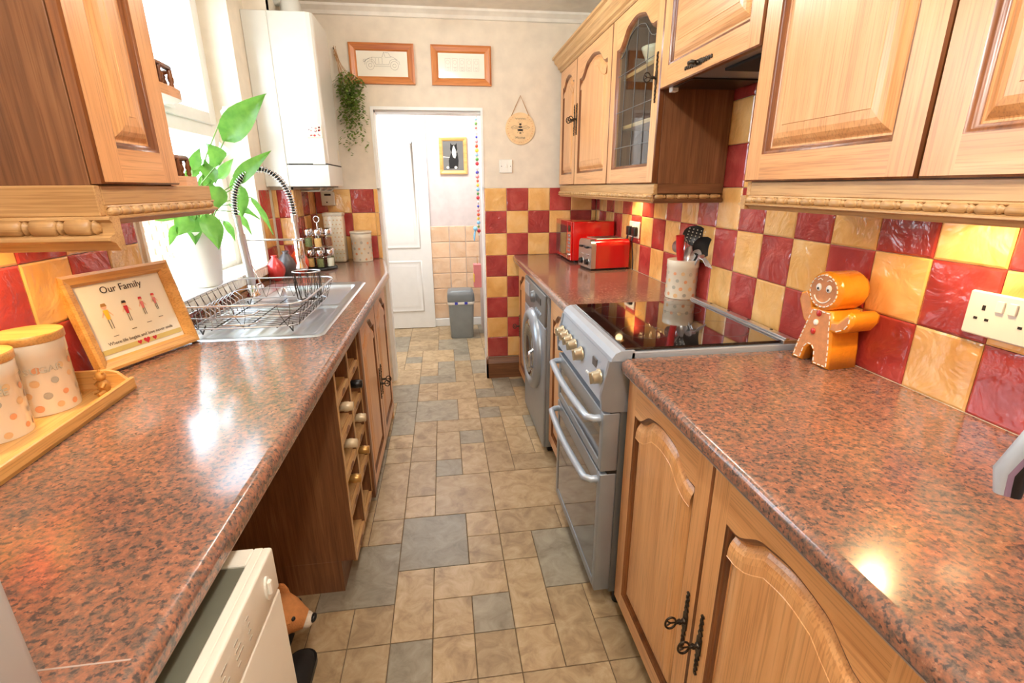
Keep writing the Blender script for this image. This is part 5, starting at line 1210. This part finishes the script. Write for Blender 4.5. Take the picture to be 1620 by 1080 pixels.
# ------------------------------------------------------------------ plants
def leaf_g(g, p, q, wd, bend=.25, up_=None, m=0, twist=0, n=8):
    p, q = Vector(p), Vector(q); d_ = q-p; L_ = d_.length; d_.normalize(); u_ = Vector(up_ or (.55, -.75, .35)); s_ = d_.cross(u_)
    s_ = s_.normalized() if s_.length > .05 else d_.orthogonal().normalized(); nn = s_.cross(d_).normalized()
    rows = []
    for i in range(n+1):
        t_ = i/n; ww = wd*(sin(pi*min(1, t_*1.0)**.75)**.9)*(1-.15*t_)+.0004; c_ = p+d_*(L_*t_)+nn*(bend*L_*sin(pi*t_)*.5)
        wv = .004*sin(t_*14)
        rows.append([tuple(c_-s_*ww+nn*(wd*.30+wv)), tuple(c_-s_*ww*.5+nn*(wd*.12)), tuple(c_), tuple(c_+s_*ww*.5+nn*(wd*.12)), tuple(c_+s_*ww+nn*(wd*.30-wv))])
    g.ring(rows, m, True, False)
t = thing('peace_lily', 'large leafy peace lily in a white pot on the window sill', 'plant', (-.965, 2.085, .998))
g = G(); g.lathe([(.062, 0), (.066, .004), (.088, .195), (.092, .20), (.092, .215), (.086, .215), (.084, .19)], n=40); g.build('pot', ['white'], t)
g = G(); g.lathe([(.084, .19), (0, .195)], n=24, caps=False); g.build('soil', ['soil'], t)
OR = Vector((-.965, 2.085, .998))
LV = [((355, 222), (422, 148), .042, 1.95, 0), ((372, 290), (430, 238), .024, 1.98, 0), ((344, 260), (325, 226), .030, 1.92, 0), ((304, 268), (316, 233), .018, 2.05, 0), ((325, 340), (346, 396), .030, 1.90, 0), ((303, 340), (309, 388), .024, 1.96, 0), ((298, 342), (280, 374), .026, 1.88, 0), ((277, 356), (268, 389), .011, 1.84, 0), ((276, 333), (245, 350), .020, 1.86, 0), ((348, 296), (332, 335), .028, 1.93, 0), ((378, 293), (383, 344), .024, 2.02, 0), ((362, 324), (412, 348), .013, 2.06, 0), ((396, 312), (432, 372), .011, 2.18, 0), ((322, 262), (342, 292), .024, 2.0, 1), ((330, 290), (322, 250), .018, 2.04, 0), ((352, 250), (346, 224), .022, 2.0, 2), ((346, 282), (370, 250), .018, 2.08, 0), ((338, 310), (318, 282), .018, 2.1, 0), ((372, 335), (398, 372), .012, 2.1, 0), ((352, 182), (362, 168), .012, 2.02, 2), ((310, 300), (288, 282), .020, 2.0, 0), ((320, 300), (338, 258), .020, 2.12, 0), ((300, 320), (272, 316), .018, 1.98, 0), ((340, 350), (330, 378), .016, 2.08, 1), ((366, 300), (392, 262), .016, 2.14, 1), ((354, 350), (372, 382), .013, 2.0, 0)]
def unproject(u, v, y_):
    d_ = rt*((u-810)/FPX)+up*((540-v)/FPX)+fw; return d_*(y_/d_.y)+Vector((0, 0, CZ))
LEAVES = []
for (bu, bv), (tu, tv), wd, yy, kd in LV: yy += .30 if min(bu, tu) > 343 else .08; LEAVES.append((unproject(bu, bv, yy), unproject(tu, tv, yy-.05), wd*1.32, kd))
R_ = random.Random(5)
for i, (p, q, wd, kd) in enumerate(LEAVES):
    b0 = OR+Vector((R_.uniform(-.03, .03), R_.uniform(-.03, .03), .19)); md = b0.lerp(p, .55)+Vector((0, 0, .05))
    g = G(Mt(-OR)); g.tube([tuple(b0), tuple(md), tuple(p)], [.003, .0025, .002], 5, m=1); leaf_g(g, p, q, wd, bend=R_.uniform(.05, .3))
    g.build('leaf', [['leaf', 'leaf', 'spathe'][kd], 'stem'], t)
for i in range(8):      # leaves on the window side
    a = R_.uniform(2.2, 4.4); b0 = OR+Vector((0, 0, .19)); p = OR+Vector((.05*cos(a), .11*sin(a)+.02, R_.uniform(.24, .45))); q = p+Vector((R_.uniform(.0, .05), .12*sin(a), R_.uniform(-.06, .10)))
    g = G(Mt(-OR)); g.tube([tuple(b0), tuple(p)], .0025, 5, m=1); leaf_g(g, p, q, .022, .2); g.build('leaf', ['leaf', 'stem'], t)
t = thing('trailing_vine', 'leafy faux vine bunch hanging between the boiler and the left picture', 'plant', (-.520, 3.36, 1.99))
g = G()
for i in range(12): 
    a = R_.uniform(-1, 1); g.tube([(-.075+R_.uniform(-.01, .01), .02, .16+R_.uniform(-.03, .02)), (-.045+a*.012, -.01, .07), (a*.05, -.02-.02*R_.random(), -.03)], .0016, 4)
g.build('stem', ['rope'], t)
g = G(); n_ = 0
for i in range(52):
    x0, y0_ = R_.uniform(-.062, .072), R_.uniform(-.055, .02); ln = R_.uniform(.10, .30)*(1 if abs(x0) < .05 else .8)
    if R_.random() < .22: ln = R_.uniform(.30, .42)
    z0_ = R_.uniform(-.01, .05)-abs(x0)*.4; k = int(ln/.0125)
    for j in range(k):
        z_ = z0_-ln*j/k; x_ = x0*(1+.25*sin(j*.5))+R_.uniform(-.010, .010); y_ = y0_+R_.uniform(-.010, .010); a = R_.uniform(0, 2*pi); l_ = R_.uniform(.015, .026); dv = Vector((cos(a)*l_, sin(a)*l_*.7-.003, -R_.uniform(.2, .9)*l_)); sd = Vector((-dv.y, dv.x, 0)).normalized()*l_*.42+Vector((0, 0, R_.uniform(-.003, .003)))
        p = Vector((x_, y_, z_)); g.add([tuple(p), tuple(p+dv*.5+sd), tuple(p+dv), tuple(p+dv*.5-sd)], [(0, 1, 2, 3)], 0)
o = g.build('foliage', ['leaf_dark'], t, kind='stuff')
g = G(); g.cyl((-.078, .05, .168), (-.078, .018, .168), .003); g.build('hook', ['iron'], t)

# ------------------------------------------------------------------ beyond the doorway
t = thing('panelled_door', 'white moulded interior door folded back in the room beyond', 'door', (-.80, BW-.055, .005))
W_ = .672; h_ = 2.03; DPR = lambda *a_, **k: None
g = G(); g.box(0, .002, 0, W_, .038, h_, .001); g.build('leaf_slab', ['white'], t)
dd_, P_ = door(t, 0, 0, W_, h_, yf=-.010, arch=False, mx=.105, mz=.20, mt=1.22, wd='oak', t=.012, name='lower_frame') if False else (None, None)
def pan(x0, z0, x1, z1, arch, rise):
    P = opening(x0, z0, x1, z1, arch, rise); g = G()
    pr = [(0, .002), (.004, .0), (.010, -.003), (.018, .006), (.026, .009), (.055, .001), (.056, .0)]
    g.ring([[(u, d-.001, v) for u, v in offset(P, o_)] for o_, d in [(0, .003), (.003, -.004), (.009, -.006), (.018, -.001), (.026, .0), (.055, -.006)]], 0, True)
    q = offset(P, .055); g.cap([(u, -.007, v) for u, v in q]); g.build('panel', ['white'], t)
pan(.12, .17, W_-.10, .68, False, 0); pan(.12, .80, W_-.10, h_-.13, True, .10)
t = thing('picture_frame', 'light wood frame with a photo of a black and white cat in the room beyond', 'picture', (-.008, BW-.001, 1.485)); w_, h_ = .258, .325
picture(t, w_, h_, .034, .018, 'beech_x', 'beech_x'); g = G(); g.box(.028, -.006, .028, w_-.028, -.001, h_-.028); g.build('photo_print', ['silver_dark'], t)
g = G(); F = lambda u, v, d: (u, -.0066-d, v)
g.flat([(.09, .05), (.17, .05), (.178, .12), (.17, .19), (.11, .19), (.085, .12)], F, 0, 0); g.flat(circ(.135, .225, .034, 18), F, .0003, 0)
g.flat([(.104, .24), (.106, .275), (.128, .25)], F, .0003, 0); g.flat([(.144, .252), (.166, .275), (.166, .24)], F, .0003, 0)
g.flat([(.128, .24), (.138, .255), (.146, .235), (.155, .21), (.158, .17), (.146, .14), (.128, .15), (.118, .18), (.12, .208)], F, .0006, 1)
for cx_ in (.075, .15): g.flat(circ(cx_, .06, .014, 12, .012), F, .0008, 1)
g.flat([(.03, .150), (.095, .146), (.095, .152), (.03, .157)], F, .0002, 1); g.build('cat_image', ['black_matt', 'paper'], t)
t = thing('swing_bin', 'grey plastic flip lid bin standing in the room beyond', 'bin', (.128, 4.52, .002))
g = G(); rb = lambda s_, z_: [(x, y, z_) for x, y in rrect(-.118*s_, -.095*s_, .118*s_, .095*s_, .03*s_, 5)]
g.ring([rb(.88, 0), rb(.90, .01), rb(1, .33), rb(1.0, .345)], 0, True); g.cap(rb(.88, 0), 0, True); g.build('body', ['bin'], t)
g = G(); g.ring([rb(1.03, .325), rb(1.05, .33), rb(1.05, .352), rb(1.0, .356)], 0, True); g.build('liner', ['plastic_white'], t)
g = G(); g.ring([rb(1.06, .350), rb(1.07, .36), rb(1.06, .41), rb(.98, .445), rb(.80, .455)], 0, True); g.cap(rb(.80, .455)); g.build('lid', ['bin_dark'], t)
for x_ in (-.045, .045): g = G(); g.box(x_-.014, -.104, .328, x_+.014, -.099, .350); g.build('bag_tab', ['blue'], t)
cols = ['vase_orange', 'yellow', 'skyblue', 'green', 'heart', 'white', 'blue', 'pink']
t = thing('hanging_garland', 'string of small coloured ornaments hanging on the right wall of the room beyond', 'garland', (.306, 4.28, 1.20))
g = G(); g.tube([(0, 0, .78), (-.006, 0, .3), (-.004, 0, -.2), (0, 0, -.62)], .0015, 5); g.build('string', ['rope'], t)
for i in range(30): g = G(); s_ = R_.uniform(.008, .016); g.ell(-.006, R_.uniform(-.012, .012), .76-.034*i, s_, s_, s_, 10, 6); g.build('bead', [cols[i % 8]], t)
t = thing('bow_ornament', 'pale blue ribbon bow on the garland beyond the doorway', 'bow', (.268, 4.24, 1.02)); 
for s_ in (-1, 1): g = G(); g.ell(.0, s_*.02, .01, .018, .025, .018, 12, 6); g.tube([(0, 0, 0), (-.01, s_*.02, -.05), (-.012, s_*.022, -.09)], [.006, .008, .004], 6); g.build('loop', ['skyblue'], t)
t = thing('gift_bag', 'pink and white paper bag hanging below the garland beyond the doorway', 'bag', (.276, 4.24, .53)); g = G(); g.box(-.035, -.05, 0, .03, .05, .20, .002); g.build('bag_body', ['pink'], t); g = G(); g.box(-.037, -.051, .05, -.03, .02, .12, .001); g.build('printed_patch', ['yellow'], t); g = G(); g.tube([(0, -.03, .2), (0, -.02, .27), (0, .02, .27), (0, .03, .2)], .002, 5); g.build('handle', ['rope'], t)
